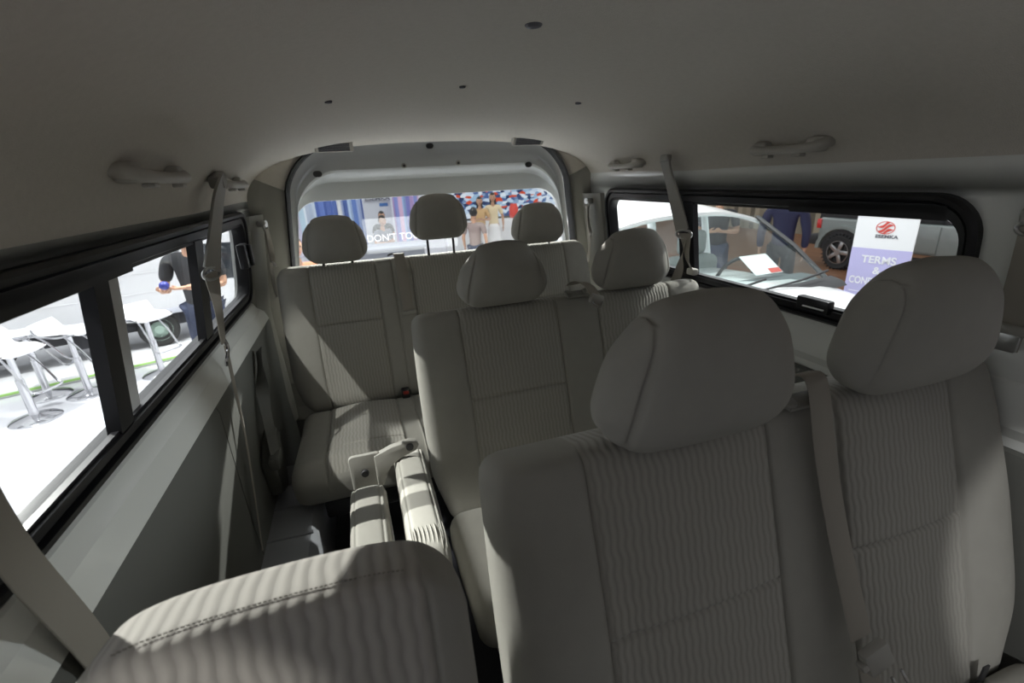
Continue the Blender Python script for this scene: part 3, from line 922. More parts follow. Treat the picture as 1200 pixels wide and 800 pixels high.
# right hanging belt of the middle row
Rb = thing('seat_belt', (1.14, 1.50, -.45), 'seat belt hanging across the right window from a wide upper strap', 'seat belt', group=G_S)
bm = new(); ribbon(bm, [(1.105, 1.545, .030), (1.120, 1.535, -.03), (1.142, 1.51, -.13), (1.158, 1.485, -.222)], .055, [V(0, 1, 0), V(.1, 1, 0), V(-.2, 1, 0), V(-.3, .95, 0)], th=.008)
obj('upper_strap', bm, M['greyplastic'], Rb)
bm = new(); box(bm, (1.098, 1.522, .022), (1.120, 1.568, .046), .006); obj('anchor_cover', bm, M['greyplastic'], Rb)
obj('guide_ring', ring_mesh((1.158, 1.475, -.236), .066, V(-.3, .95, 0).normalized(), .0045, .015), M['steel'], Rb)
bm = new(); ribbon(bm, [(1.158, 1.475, -.232), (1.160, 1.475, -.30), (1.170, 1.50, -.37), (1.175, 1.54, -.45)], [.046, .040, .040, .040], [V(-.3, .95, 0), V(.6, .7, 0), V(-.1, 1, .0), V(-.4, .9, 0)], th=.002)
obj('webbing', bm, M['web'], Rb)
bm = new(); ribbon(bm, [(1.158, 1.465, -.234), (1.155, 1.445, -.31), (1.150, 1.42, -.345), (1.146, 1.405, -.362)], [.046, .034, .026, .030], [V(-.3, .95, 0), V(.2, .95, 0), V(.5, .8, 0), V(.2, 1, 0)], th=.002)
obj('webbing', bm, M['web'], Rb)
bm = new(); box(bm, (1.140, 1.385, -.376), (1.166, 1.425, -.352), .006); obj('tongue', bm, M['handle'], Rb)

# front row wall belts at the pillars ahead of the side windows
def pillar_belt(side, label):
    x0 = wall_xl(-.15)+.024 if side < 0 else wall_xr(-.15)-.030
    i = -side
    yb = .585 if side < 0 else .505
    root = thing('seat_belt', (x0, yb, -.75), label, 'seat belt', group=G_S)
    bm = new(); lathe(bm, [(.0, .006), (.034, .006), (.040, .0), (.040, -.006)] if side < 0 else [(.0, -.006), (.034, -.006), (.040, .0), (.040, .006)], (x0-i*.018, yb-.0, -.115), 24, 'x'); obj('anchor_cup', bm, M['greyplastic'], root)
    obj('guide_ring', ring_mesh((x0, yb, -.135), .060, V(0, 1, 0), .0045, .014), M['steel'], root)
    bm = new()
    xb = wall_xl(-.44)+.050 if side < 0 else wall_xr(-.6)-.02
    if side < 0: pts = [(x0, .535, -.132), (x0-i*.012, .555, -.35), (xb, .605, -.62), (xb, .615, -1.05)]
    else: pts = [(x0, .505, -.132), (x0+.016, .508, -.25), (x0+.022, .515, -.366)]
    ribbon(bm, pts, .054, V(0, 1, 0), th=.003)
    obj('webbing', bm, M['web'], root)
    bm = new(); z = -.325; xx = x0+.018
    if side < 0: bm.free(); return root
    box(bm, (xx-.008, yb-.045, z-.010), (xx+.012, yb+.045, z+.010), .005); obj('stopper', bm, M['greyplastic'], root)
    bm = new()
    prism(bm, rr(yb+.004, z-.026, .022, .018, .006, 3), xx-.004, xx+.000, 0, .001); obj('tongue', bm, M['steel'], root)
    return root
pillar_belt(-1, 'blurred seat belt strap in the bottom left corner beside the jump seat')
pillar_belt(1, 'seat belt at the right edge hanging from a round pillar anchor')

# belts that come out of the bench backs
def bench_belt(y0, zt, label, short=False):
    pos = recline(y0, zt, .3)
    root = thing('seat_belt', pos(.68, -.5, .03), label, 'seat belt', group=G_S)
    P = lambda u, v, w: V(*pos(u, v, w))
    if not short:
        bm = new(); ribbon(bm, [P(.676, .034, -.012), P(.678, .022, .018), P(.688, -.10, .012), P(.700, -.25, .012), P(.716, -.43, .022)], .046, [V(1, 0, 0)]*4+[V(1, .0, .1)], th=.002)
        obj('webbing', bm, M['web'], root)
        bk = new(); box(bk, (-.026, -.010, -.022), (.026, .010, .022), .006); box(bk, (-.036, -.008, -.006), (-.02, .008, .008), .004)
        bmesh.ops.transform(bk, matrix=Matrix.Translation(P(.722, -.455, .040)) @ Matrix.Rotation(-.35, 4, 'Y') @ Matrix.Rotation(-.28, 4, 'X'), verts=bk.verts)
        obj('tongue', bk, M['greyplastic'], root)
        rg = new()
        for dx in (-.009, .012):
            box(rg, (dx-.0025, -.016, -.045), (dx+.0025, -.012, .0), .0012)
        box(rg, (-.0115, -.016, -.050), (.0145, -.012, -.045), .001)
        bmesh.ops.transform(rg, matrix=Matrix.Translation(P(.738, -.475, .046)) @ Matrix.Rotation(-.45, 4, 'Y') @ Matrix.Rotation(-.28, 4, 'X'), verts=rg.verts)
        obj('latch_plate', rg, M['chrome'], root)
        bm = new(); ribbon(bm, [P(.718, -.47, .026), P(.726, -.50, .022), P(.730, -.525, .024)], .040, V(1, 0, 0), th=.003); obj('webbing', bm, M['web'], root)
    else:
        bm = new(); ribbon(bm, [P(.655, .036, -.005), P(.668, .040, .030), P(.690, .022, .050), P(.705, -.012, .062)], [.046, .044, .040, .036], [V(1, 0, .1), V(.9, 0, -.2), V(.9, 0, -.35), V(.95, 0, -.2)], th=.0035); obj('webbing', bm, M['web'], root)
        bk = new(); box(bk, (-.024, -.009, -.018), (.024, .009, .014), .006)
        bmesh.ops.transform(bk, matrix=Matrix.Translation(P(.708, -.022, .06)) @ Matrix.Rotation(.35, 4, 'Y'), verts=bk.verts); obj('tongue', bk, M['greyplastic'], root)
        rg = new(); tube(rg, smooth_path([P(.690, -.032, .066), P(.700, -.046, .070), P(.716, -.048, .070), P(.726, -.034, .066)], 5), .0028, 8); obj('latch_plate', rg, M['chrome'], root)
    return root
bench_belt(.515, -.368, 'seat belt running down between the two places of the front bench')
bench_belt(1.375, -.385, 'short belt end with metal tongue bunched between the middle bench headrests', True)
# rear bench middle belt
rb = thing('seat_belt', (.165, 2.02, -.60), 'seat belt lying flat on the rear bench between its left and middle places', 'seat belt', group=G_S)
bm = new(); P = lambda u, v, w: V(*rp(u, v, w)); ribbon(bm, [P(.160, .022, -.03), P(.160, .018, .004), P(.162, -.02, .012), P(.166, -.15, .009), P(.168, -.235, .009)], .046, V(1, 0, 0), th=.002); obj('webbing', bm, M['web'], rb)
bm = new(); box(bm, (-.03, -.006, -.008), (.03, .006, .008), .003); bmesh.ops.transform(bm, matrix=Matrix.Translation(P(.168, -.240, .018)) @ Matrix.Rotation(-.1, 4, 'Y'), verts=bm.verts); obj('stopper', bm, M['greyplastic'], rb)
bm = new(); tube(bm, smooth_path([P(.115, .018, -.03), P(.13, .024, -.03), P(.15, .023, -.03), P(.165, .018, -.03)], 4), .004, 8); obj('release_lever', bm, M['dark'], rb)
# rear corner belts on the pillars
def corner_belt(side, label):
    x = wall_xl(-.15)+.062 if side < 0 else wall_xr(-.15)-.062
    i = -side
    root = thing('seat_belt', (x, 2.185, -.55), label, 'seat belt', group=G_S)
    bm = new(); tube(bm, [(x-i*.02, 2.18, -.135), (x+i*.012, 2.17, -.135)], .014, 12); obj('anchor_bolt', bm, M['steel'], root)
    obj('guide_ring', ring_mesh((x+i*.008, 2.165, -.150), .055, V(.1, 1, 0).normalized(), .0045, .018), M['greyplastic'], root)
    bm = new(); ribbon(bm, [(x+i*.008, 2.165, -.155), (x+i*.002, 2.16, -.26), (x-i*.008, 2.165, -.36), (x-i*.010, 2.19, -.44)], .042, V(.15, 1, 0), th=.002); obj('webbing', bm, M['web'], root)
    bm = new(); ribbon(bm, [(x+i*.012, 2.160, -.158), (x+i*.014, 2.14, -.23), (x+i*.014, 2.11, -.285)], [.036, .026, .02], [V(.15, 1, 0), V(.6, .7, 0), V(.9, .2, 0)], th=.002); obj('webbing', bm, M['web'], root)
    bm = new(); tube(bm, smooth_path([(x+i*.008, 2.13, -.277), (x+i*.014, 2.11, -.285), (x+i*.024, 2.09, -.287), (x+i*.030, 2.08, -.297)], 4), .005, 8); obj('tongue', bm, M['handle'], root)
corner_belt(-1, 'seat belt with its guide on the left rear pillar beside the rear bench')
corner_belt(1, 'seat belt with its guide on the right rear pillar beside the rear bench')
# ------------------------------------------------------------------ the exhibition hall outside (GZ = hall floor seen from the eye)
GZ = -H
fl = new(); box(fl, (-22, -8, GZ-.6), (6.9, 26, GZ)); struct('floor', fl, M['hallfloor'], label='white glossy exhibition floor', cat='floor')
fl = new(); box(fl, (6.9, -8, GZ-.6), (26, 26, GZ-.45)); struct('floor', fl, M['deck'], label='brown timber deck floor beyond the red carpet', cat='floor')
rcp = new(); box(rcp, (5.65, -2, GZ), (6.88, 9, GZ+.012), .004); tag(obj('red_carpet', rcp, M['redcarpet']), 'red carpet strip along the edge of the timber deck', 'carpet')
wb = new(); box(wb, (15.0, -6, GZ-.45), (15.2, 24, 3.2)); struct('wall_east', wb, M['slats'], label='timber slat wall behind the grey off-road car', cat='wall')
wb = new(); box(wb, (-16, 17.0, GZ), (14, 17.2, 3.6)); struct('wall_north', wb, simple('pale_hall_wall', (.80, .80, .84), .7), label='pale hall wall far behind the rear window', cat='wall')

# ---------------- people
M['lips'] = simple('lips', (.42, .13, .11), .5)
def skin_mesh(chains, sub=2):
    """chains: list of (points, radii, parent chain index/vertex or None); one continuous skinned body evaluated to a mesh"""
    me = bpy.data.meshes.new('tmp'); verts = []; edges = []; rad = []
    for pts, rs in chains:
        prev = None
        for p, r in zip(pts, rs):
            k = None
            for i, v in enumerate(verts):
                if (Vector(v)-Vector(p)).length < 1e-5: k = i
            if k is None:
                verts.append(tuple(p)); rad.append(r if isinstance(r, tuple) else (r, r)); k = len(verts)-1
            if prev is not None and prev != k: edges.append((prev, k))
            prev = k
    me.from_pydata(verts, edges, [])
    o = bpy.data.objects.new('tmp', me); COL.objects.link(o)
    md = o.modifiers.new('s', 'SKIN'); md.use_smooth_shade = True
    for i, r in enumerate(rad): me.skin_vertices[0].data[i].radius = r
    me.skin_vertices[0].data[0].use_root = True
    s2 = o.modifiers.new('u', 'SUBSURF'); s2.levels = sub; s2.render_levels = sub
    dg = bpy.context.evaluated_depsgraph_get(); dg.update()
    m2 = bpy.data.meshes.new_from_object(o.evaluated_get(dg))
    bm = bmesh.new(); bm.from_mesh(m2)
    bpy.data.objects.remove(o); bpy.data.meshes.remove(m2); bpy.data.meshes.remove(me)
    return bm
def add_bm(dst, src):
    me = bpy.data.meshes.new('tmp2'); src.to_mesh(me); src.free(); dst.from_mesh(me); bpy.data.meshes.remove(me)
def head_mesh(bm, c, yaw=0, s=1):
    g = bmesh.ops.create_uvsphere(bm, u_segments=24, v_segments=18, radius=1)
    for v in g['verts']:
        x, y, z = v.co
        w = 1-.22*smoothstep(.1, -1, z)
        p = V(x*.076*w, y*.096*(1-.10*smoothstep(0, -1, z)), z*.118)
        if y < 0:
            p.y -= .020*math.exp(-((x/.16)**2+((z+.08)/.16)**2))       # nose
            p.y += .010*math.exp(-(((abs(x)-.36)/.18)**2+((z-.10)/.13)**2))   # eye sockets
            p.y -= .006*math.exp(-((x/.30)**2+((z+.42)/.10)**2))       # lips
            p.y -= .006*math.exp(-((x/.30)**2+((z+.78)/.16)**2))       # chin
        v.co = p*s
    for sx in (-1, 1):
        e = bmesh.ops.create_uvsphere(bm, u_segments=10, v_segments=8, radius=1)
        for v in e['verts']: v.co = V(sx*.076+v.co.x*.010, .012+v.co.y*.018, -.005+v.co.z*.030)*s
        g['verts'] += e['verts']
    M4 = Matrix.Translation(c) @ Matrix.Rotation(yaw, 4, 'Z')
    bmesh.ops.transform(bm, matrix=M4, verts=g['verts'])
def hand(bm, wrist, d, n, curl=.5, s=1):
    """palm with five separate bent fingers; d = pointing direction, n = palm normal"""
    d = Vector(d).normalized(); n = Vector(n); n = (n-n.dot(d)*d).normalized(); t = d.cross(n)
    W = Vector(wrist)
    P = [W-d*.01, W+d*.035, W+d*.075, W+d*.088]
    rings = []
    for p, a, b in zip(P, (.024, .036, .040, .034), (.017, .015, .013, .009)):
        rings.append([p+t*a*cos(2*PI*k/12)+n*b*sin(2*PI*k/12) for k in range(12)])
    loft(bm, rings)
    for o, L in ((-.030, .062), (-.010, .074), (.010, .078), (.029, .068)):
        p = W+d*.078+t*o; pts = [p-d*.01]; a = 0
        for q in range(3):
            a += curl*(.7 if q == 0 else 1)
            p = p+(d*cos(a)+n*sin(a))*L*(.45, .32, .23)[q]; pts.append(p)
        tube(bm, pts, [.0092, .0088, .008, .0055], 8)
    p = W+d*.02+t*.030; tube(bm, [p-t*.008, p+t*.022+d*.022+n*.008, p+t*.026+d*.046+n*.022, p+t*.018+d*.066+n*.034], [.012, .011, .0095, .006], 8)
def person(loc, rz, label, arms, top, legs, hairst='short', sleeves='short', seated=False, s=1.0, head_yaw=0, skirt=False, woman=False, shoes=None, group=None):
    """standing 1.70 m figure facing -Y; arms = {'L': (elbow, wrist, hand dir, palm normal, curl), 'R': ...}"""
    root = thing('person', loc, label, 'person', rz, group); root.scale = (s, s, s)
    shw = .165 if woman else .19
    hz = .92 if not seated else .50
    dz = hz-.92
    S = lambda x, y, z: (x, y, z+dz)
    pel, spi, che, nec, hb = S(0, .0, .93), S(0, .0, 1.08), S(0, -.005, 1.28), S(0, .0, 1.44), S(0, -.012, 1.53)
    ch = [([pel, spi, che, nec, hb], [(.11, .08), (.10, .075), (.110, .080), (.052, .05), (.05, .05)])]
    sh = {}
    for k, sx in (('L', 1), ('R', -1)):
        shd = S(sx*shw, .005, 1.385); sh[k] = shd
        el, wr = arms[k][0], arms[k][1]
        el = S(*el); wr = S(*wr)
        mid = tuple((a*2+b)/3 for a, b in zip(el, wr))
        ch.append(([che, S(sx*shw*.55, 0, 1.375), shd, el, mid, wr], [(.110, .080), .048, .044, .038, .036, .025]))
        if not seated:
            hip = S(sx*.085, 0, .90); kn = (sx*.10, -.015, .49); an = (sx*.105, .02, .085); toe = (sx*.115, -.13, .035)
        else:
            hip = S(sx*.085, 0, .90); kn = (sx*.11, -.40, .52); an = (sx*.11, -.36, .085); toe = (sx*.115, -.50, .035)
        ch.append(([pel, hip, kn, tuple((a*2+b)/3 for a, b in zip(kn, an)), an, toe], [(.125, .09), .088, .060, .056, .038, .032]))
    body = skin_mesh(ch)
    hc = V(hb[0], hb[1]-.018, hb[2]+.095)
    head_mesh(body, hc, head_yaw)
    for k in 'LR':
        el, wr, d, n, cu = arms[k]; hand(body, S(*wr), d, n, cu)
    obj('body', body, M['skin'], root, world=False, sharp=180, fin=False)
    # clothes
    tc = [([(pel[0], pel[1], pel[2]-.06), pel, spi, che, (nec[0], nec[1], nec[2]+.005)], [(.142, .108), (.142, .107), (.132, .102), (.153, .112), (.066, .064)])]
    for k, sx in (('L', 1), ('R', -1)):
        el, wr = V(*S(*arms[k][0])), V(*S(*arms[k][1])); shd = V(*sh[k])
        if sleeves == 'short': end = [shd.lerp(el, .8)]; rr_ = [.056]
        else: end = [el, el.lerp(wr, .9)]; rr_ = [.054, .042]
        tc.append(([che, S(sx*shw*.55, 0, 1.372), tuple(shd)]+[tuple(e) for e in end], [(.153, .112), .088, .072]+rr_))
    obj('shirt', skin_mesh(tc), top, root, world=False, sharp=180, fin=False)
    if skirt:
        b = new(); lathe(b, [(.125, .96), (.15, .88), (.19, .6), (.24, .14), (.235, .10), (.18, .12)], (0, 0, dz), 28); 
        for v in b.verts: v.co.y *= .82
        obj('skirt', b, legs, root, world=False, sharp=80)
    else:
        tr = []
        for sx in (1, -1):
            hip = S(sx*.085, 0, .90)
            kn = (sx*.10, -.015, .49) if not seated else (sx*.11, -.40, .52); an = (sx*.105, .02, .10) if not seated else (sx*.11, -.36, .10)
            tr.append(([pel, hip, kn, an], [(.135, .100), .102, .076, .060]))
        obj('trousers', skin_mesh(tr), legs, root, world=False, sharp=180, fin=False)
    for sx in (1, -1):
        y0 = 0 if not seated else -.38
        b = new(); U = [V(sx*.11+x, y0+y, z) for x, y, z in ()]
        loft(b, [[V(sx*.11+w*cos(2*PI*k/14), y0+y+.0*k, max(0.002, z+hh*sin(2*PI*k/14))) for k in range(14)] for y, w, z, hh in ((.075, .020, .04, .03), (.05, .040, .05, .055), (-.02, .042, .05, .055), (-.09, .046, .035, .035), (-.16, .040, .028, .026), (-.185, .015, .025, .014))])
        obj('shoe', b, shoes or M['dark'], root, world=False, sharp=60)
    fc = new()
    for sx in (-1, 1):
        for r, zz, yy, sz in ((.0115, .012, -.083, .7),):
            e = bmesh.ops.create_uvsphere(fc, u_segments=10, v_segments=8, radius=r)
            for v in e['verts']: v.co = V(sx*.030+v.co.x, yy+v.co.y*.6, zz+v.co.z*sz)
        bmesh.ops.transform(fc, matrix=Matrix.Translation(hc) @ Matrix.Rotation(head_yaw, 4, 'Z'), verts=fc.verts)
        obj('eye', fc, M['hair'], root, world=False, sharp=180); fc = new()
    fc = new(); tube(fc, [V(-.024, -.089, -.050), V(-.010, -.100, -.049), V(.010, -.100, -.049), V(.024, -.089, -.050)], [.003, .006, .006, .003], 8)
    bmesh.ops.transform(fc, matrix=Matrix.Translation(hc) @ Matrix.Rotation(head_yaw, 4, 'Z'), verts=fc.verts)
    obj('lips', fc, M['lips'], root, world=False, sharp=180)
    hbm = new()
    g = bmesh.ops.create_uvsphere(hbm, u_segments=28, v_segments=20, radius=1)
    for v in g['verts']:
        x, y, z = v.co
        p = V(x*.086, y*.106+.008, z*.128+.004)
        front = smoothstep(.05, -.5, y)
        lo = {'short': -.25, 'long': -9, 'bob': -9}[hairst]
        if z < lo: p = V(x*.068, y*.085+.012, max(p.z, -.06))
        zcut = .052+.02*abs(x)
        if front > 0 and p.z < zcut: p.y += front*.055; p.x *= 1-.14*front
        if hairst == 'long' and y > -.2 and z < 0: p.z += z*.22; p.y += .018*(-z); p.x *= 1+.12*(-z)
        v.co = p
    bmesh.ops.transform(hbm, matrix=Matrix.Translation(hc) @ Matrix.Rotation(head_yaw, 4, 'Z'), verts=hbm.verts)
    obj('hair', hbm, M['hair'], root, world=False, sharp=180)
    return root
def rel(root): return lambda p: mat_of(root) @ V(*p)
hang = {'L': ((.25, .03, 1.13), (.25, -.03, .90), (0, -.05, -1), (-1, 0, 0), .25), 'R': ((-.25, .03, 1.13), (-.25, -.03, .90), (0, -.05, -1), (1, 0, 0), .25)}
phone = {'L': ((.25, -.02, 1.14), (.10, -.22, 1.16), (-.8, -.5, .1), (-.3, .3, 1), .45), 'R': ((-.25, -.02, 1.14), (-.10, -.22, 1.16), (.8, -.5, .1), (.3, .3, 1), .45)}
cross_ = {'L': ((.25, -.03, 1.14), (.0, -.19, 1.17), (-1, -.05, .05), (0, 1, .1), .35), 'R': ((-.25, -.03, 1.14), (.0, -.165, 1.13), (1, .0, .05), (0, 1, .1), .35)}

hold = {'L': ((.24, -.03, 1.13), (-.02, -.21, 1.15), (-.85, -.45, .05), (-.2, .2, 1), .45), 'R': ((-.27, -.03, 1.12), (-.20, -.215, 1.13), (.6, -.75, .1), (.3, .3, 1), .45)}
# man at the left window, dark shirt, both hands on a blue ball
man = person((-1.52, 5.12, GZ), -.12, 'man in charcoal short sleeved shirt and jeans by the left window, holding a blue ball', hold, M['black_cloth'], M['denim'], s=1.03)
ballp = rel(man)((-.125, -.315, 1.20))
bb = new(); bmesh.ops.create_uvsphere(bb, u_segments=24, v_segments=16, radius=.040)
for v in bb.verts: v.co.z *= .95
bmesh.ops.translate(bb, verts=bb.verts, vec=ballp)
tag(obj('blue_ball', bb, M['blueball']), 'small blue ball held in the hands of the man by the left window', 'ball')
person((-2.35, 11.0, GZ), -.5, 'person in dark clothes standing beyond the left window, behind the hanging belt', hang, M['black_cloth'], M['denim'])
# right side
person((5.25, 4.72, GZ), 2.3, 'person in navy blue jacket standing on the timber deck, seen from behind', hang, M['navy'], M['black_cloth'], sleeves='long', s=1.02)
person((4.75, 5.35, GZ), -.7, 'dark haired person in dark top seen through the windscreen of the white car', phone, M['black_cloth'], M['denim'], sleeves='short')
# rear
person((2.92, 11.35, GZ), -.15, 'long haired woman in mustard top beyond the rear window', phone, M['mustard'], M['whitecloth'], 'long', woman=True, s=.90)
person((3.30, 11.5, GZ), -.25, 'long haired woman in cream top and white skirt beyond the rear window', hang, M['cream'], M['whitecloth'], 'long', woman=True, s=.94, skirt=True)
person((2.06, 8.5, GZ), 2.6, 'dark haired person in grey brown top seen from behind through the rear window', hang, simple('taupe_cloth', (.30, .23, .21), .85), M['denim'], s=.86)
seated = person((.66, 12.6, GZ), .1, 'man in black shirt with folded arms sitting beyond the rear window', cross_, M['black_cloth'], M['denim'], seated=True)
st = thing('stool', (.66, 12.62, GZ), 'low white stool under the sitting man', 'stool')
b = new(); lathe(b, [(.0, .32), (.15, .32), (.17, .335), (.17, .345), (.15, .355), (0, .355)], (.66, 12.62, GZ), 24); obj('seat', b, M['white'], st)
b = new(); lathe(b, [(.02, .32), (.03, .1), (.14, .02), (.15, .002), (0, .002)], (.66, 12.62, GZ), 24); obj('base', b, M['chrome'], st)
person((-.62, 5.2, GZ), .4, 'dark haired person low at the left end of the rear window', hang, simple('rust_cloth', (.42, .16, .08), .85), M['denim'], s=.88)
person((.47, 9.2, GZ), .6, 'person in grey top behind the lettered film of the rear window', phone, simple('grey_cloth', (.22, .23, .27), .85), M['denim'], s=.82)

# ---------------- bar stools
G_B2 = 'white chrome bar stools on the white floor'
def stool_proto():
    root = thing('bar_stool', (0, 0, GZ), 'bar stool', 'bar stool', group=G_B2)
    b = new()
    U = []
    rings = []
    for k in range(13):
        t = k/12; y = .19-.38*t
        zc = .72+.10*smoothstep(.80, 1, 1-t)*(1-t)*1.1-.03*smoothstep(.7, 1, t)
        hw = .20-.02*abs(t-.5)
        rings.append([V(x, yy+y*0+y, z) for x, yy, z in [(hw*cos(2*PI*q/20)*1.0, 0, zc+.016*sin(2*PI*q/20)+.012*abs(cos(2*PI*q/20))**4) for q in range(20)]])
    loft(b, rings); obj('seat', b, M['white'], root, world=False, sharp=50)
    b = new(); P = smooth_path([(-.19, -.17, .71), (-.20, .0, .70), (-.19, .15, .74), (-.12, .20, .80), (.12, .20, .80), (.19, .15, .74), (.20, 0, .70), (.19, -.17, .71)], 6); tube(b, P, .011, 8); obj('back_rail', b, M['chrome'], root, world=False)
    b = new(); lathe(b, [(.0, .70), (.05, .70), (.03, .66), (.026, .64), (.026, .42), (.034, .42), (.034, .10), (.038, .06), (.10, .045), (.18, .025), (.20, .010), (.20, .002), (0, .002)], n=32); obj('pedestal', b, M['chrome'], root, world=False)
    b = new(); P = smooth_path([(-.10, -.02, .68), (-.12, -.12, .55), (-.13, -.22, .36), (-.12, -.27, .33), (0, -.28, .325), (.12, -.27, .33), (.13, -.22, .36), (.12, -.12, .55), (.10, -.02, .68)], 6); tube(b, P, .010, 8); obj('footrest', b, M['chrome'], root, world=False)
    b = new(); box(b, (.10, -.015, .655), (.17, .005, .675), .006); obj('height_lever', b, M['dark'], root, world=False)
    return root
proto = stool_proto()
for i, (x, y, r, lab) in enumerate(((-3.22, 5.28, 1.2, 'white bar stool with chrome pedestal nearest the left window, its round foot in full view'),
                                   (-3.42, 5.92, 1.9, 'white bar stool with chrome pedestal just behind the nearest one, footrest swung towards the bus'),
                                   (-3.0, 5.80, 1.5, 'white bar stool with curved chrome rail beside the window mullion'),
                                   (-2.42, 6.12, .9, 'white bar stool half hidden by the man in the charcoal shirt'),
                                   (-3.85, 5.15, .6, 'white bar stool cut off at the left edge of the picture'))):
    o = proto if i == 0 else copy_tree(proto)
    o.location = (x, y, GZ); o.rotation_euler.z = r; o['label'] = lab

# ---------------- white truck on a low stage
stage = thing('display_stage', (-3.77, 7.12, GZ), 'low white display stage with a green edge line under the white truck', 'stage', .36)
b = new(); box(b, (-6, -.95, 0), (2.7, 2.6, .06), .01); obj('platform', b, M['white'], stage, world=False)
b = new(); box(b, (-6, -.962, .025), (2.7, -.951, .05), .002); tag(obj('edge_strip', b, M['green'], stage, world=False), 'green strip')
trk = thing('truck', (-3.55, 6.75, GZ+.06), 'white truck with dark chassis parked on the stage beyond the stools', 'truck', .36)
trk.scale = (.6, .6, .6)
b = new(); box(b, (-5.2, 0, .82), (2.2, 2.1, 4.2), .03)
for k in range(1, 5): box(b, (-5.18, -.012, .82+.42*k), (2.18, .0, .84+.42*k), .003)
obj('cargo_body', b, M['white'], trk, world=False)
b = new(); box(b, (-5.2, -.03, .72), (2.2, .05, .84), .01); obj('lower_rail', b, simple('rail_grey', (.55, .56, .62), .4), trk, world=False)
b = new(); box(b, (-5.0, .25, .40), (3.4, .40, .66), .01); box(b, (-5.0, 1.7, .40), (3.4, 1.85, .66), .01)
for x in (-3.4, -1.6, .1): box(b, (x, .12, .26), (x+.8, .5, .62), .04)
obj('chassis', b, M['truckdark'], trk, world=False)
for x in (-4.2, 1.55):
    b = new(); lathe(b, [(.18, -.05), (.36, -.06), (.385, -.02), (.39, .08), (.36, .16), (.18, .16)], (x, .12, .39), 36, 'y', cap=False); w_ = obj('wheel', b, M['tyre'], trk, world=False)
    b = new(); lathe(b, [(.0, -.06), (.09, -.06), (.10, -.02), (.21, .0), (.23, -.045), (.25, -.05), (.25, .02), (.0, .02)], (x, .115, .39), 32, 'y')
    for q in range(8): lathe(b, [(0, -.04), (.018, -.04), (.018, .0)], (x+.155*cos(q*PI/4), .115, .39+.155*sin(q*PI/4)), 8, 'y')
    obj('hub', b, M['hub'], w_, world=False)
b = new(); prism(b, [(2.3, .5), (4.0, .5), (4.05, 1.2), (3.75, 2.3), (2.3, 2.4)], 0.0, 2.1, 1, .05); obj('cab', b, M['white'], trk, world=False)
b = new(); prism(b, [(2.6, 1.3), (3.75, 1.3), (3.60, 2.1), (2.6, 2.15)], -.006, .004, 1, .002); obj('cab_window', b, M['darkglass'], trk, world=False)
b = new(); lathe(b, [(.18, -.05), (.36, -.06), (.385, -.02), (.39, .08), (.36, .16), (.18, .16)], (3.2, .0, .39), 36, 'y', cap=False); obj('wheel', b, M['tyre'], trk, world=False)

# ---------------- white car parked alongside (its nose towards -Y)
car = thing('car', (2.30, 2.55, GZ), 'white car parked alongside, windscreen and bonnet seen through the right window', 'car')
def sec(y, hw, z0, z1, r, crown=.03, n=24):
    out = []
    for k in range(n):
        a = 2*PI*k/n; p = 5
        x = math.copysign(abs(cos(a))**(2/p), cos(a)); zz = math.copysign(abs(sin(a))**(2/p), sin(a))
        z = (z0+z1)/2+(z1-z0)/2*zz
        if zz > 0: z += crown*(1-x*x)-crown*.3
        out.append(V(x*hw, y, z))
    return out
b = new()
loft(b, [sec(y, hw, .28, zt, .1, cr) for y, hw, zt, cr in ((1.9, .74, .95, .02), (1.8, .80, 1.10, .02), (1.0, .83, 1.17, .02), (-.25, .83, 1.24, .03), (-.55, .82, 1.21, .05), (-1.0, .80, 1.12, .06), (-1.30, .76, .98, .06), (-1.42, .68, .78, .04), (-1.45, .62, .60, .02))])
obj('body_shell', b, M['carwhite'], car, world=False, sharp=50)
# roof with crown
b = new(); rows = []
for k in range(11):
    y = 1.85-1.53*k/10; rows.append([V(-.68+1.36*q/14, y+.04*(abs(q-7)/7)**2*(1 if k == 10 else 0), 1.735-.10*(abs(q-7)/7)**2.6-.05*smoothstep(7, 10, k)) for q in range(15)])
loft(b, rows, closed=False); loft(b, [[p-V(0, 0, .03) for p in r] for r in rows], closed=False)
for r in (rows[0], rows[-1]): loft(b, [r, [p-V(0, 0, .03) for p in r]], closed=False)
loft(b, [[r[0] for r in rows], [r[0]-V(0, 0, .03) for r in rows]], closed=False); loft(b, [[r[-1] for r in rows], [r[-1]-V(0, 0, .03) for r in rows]], closed=False)
obj('roof', b, M['carwhite'], car, world=False, sharp=50)
WT = [V(-.66+1.32*q/12, .34-.02*(1-((q-6)/6)**2), 1.665-.085*(abs(q-6)/6)**2.6) for q in range(13)]
WB = [V(-.74+1.48*q/12, -.24-.08*(1-((q-6)/6)**2), 1.24) for q in range(13)]
b = new(); loft(b, [[t.lerp(u, k/6) for t, u in zip(WT, WB)] for k in range(7)], closed=False); obj('windscreen', b, M['teal'], car, world=False)
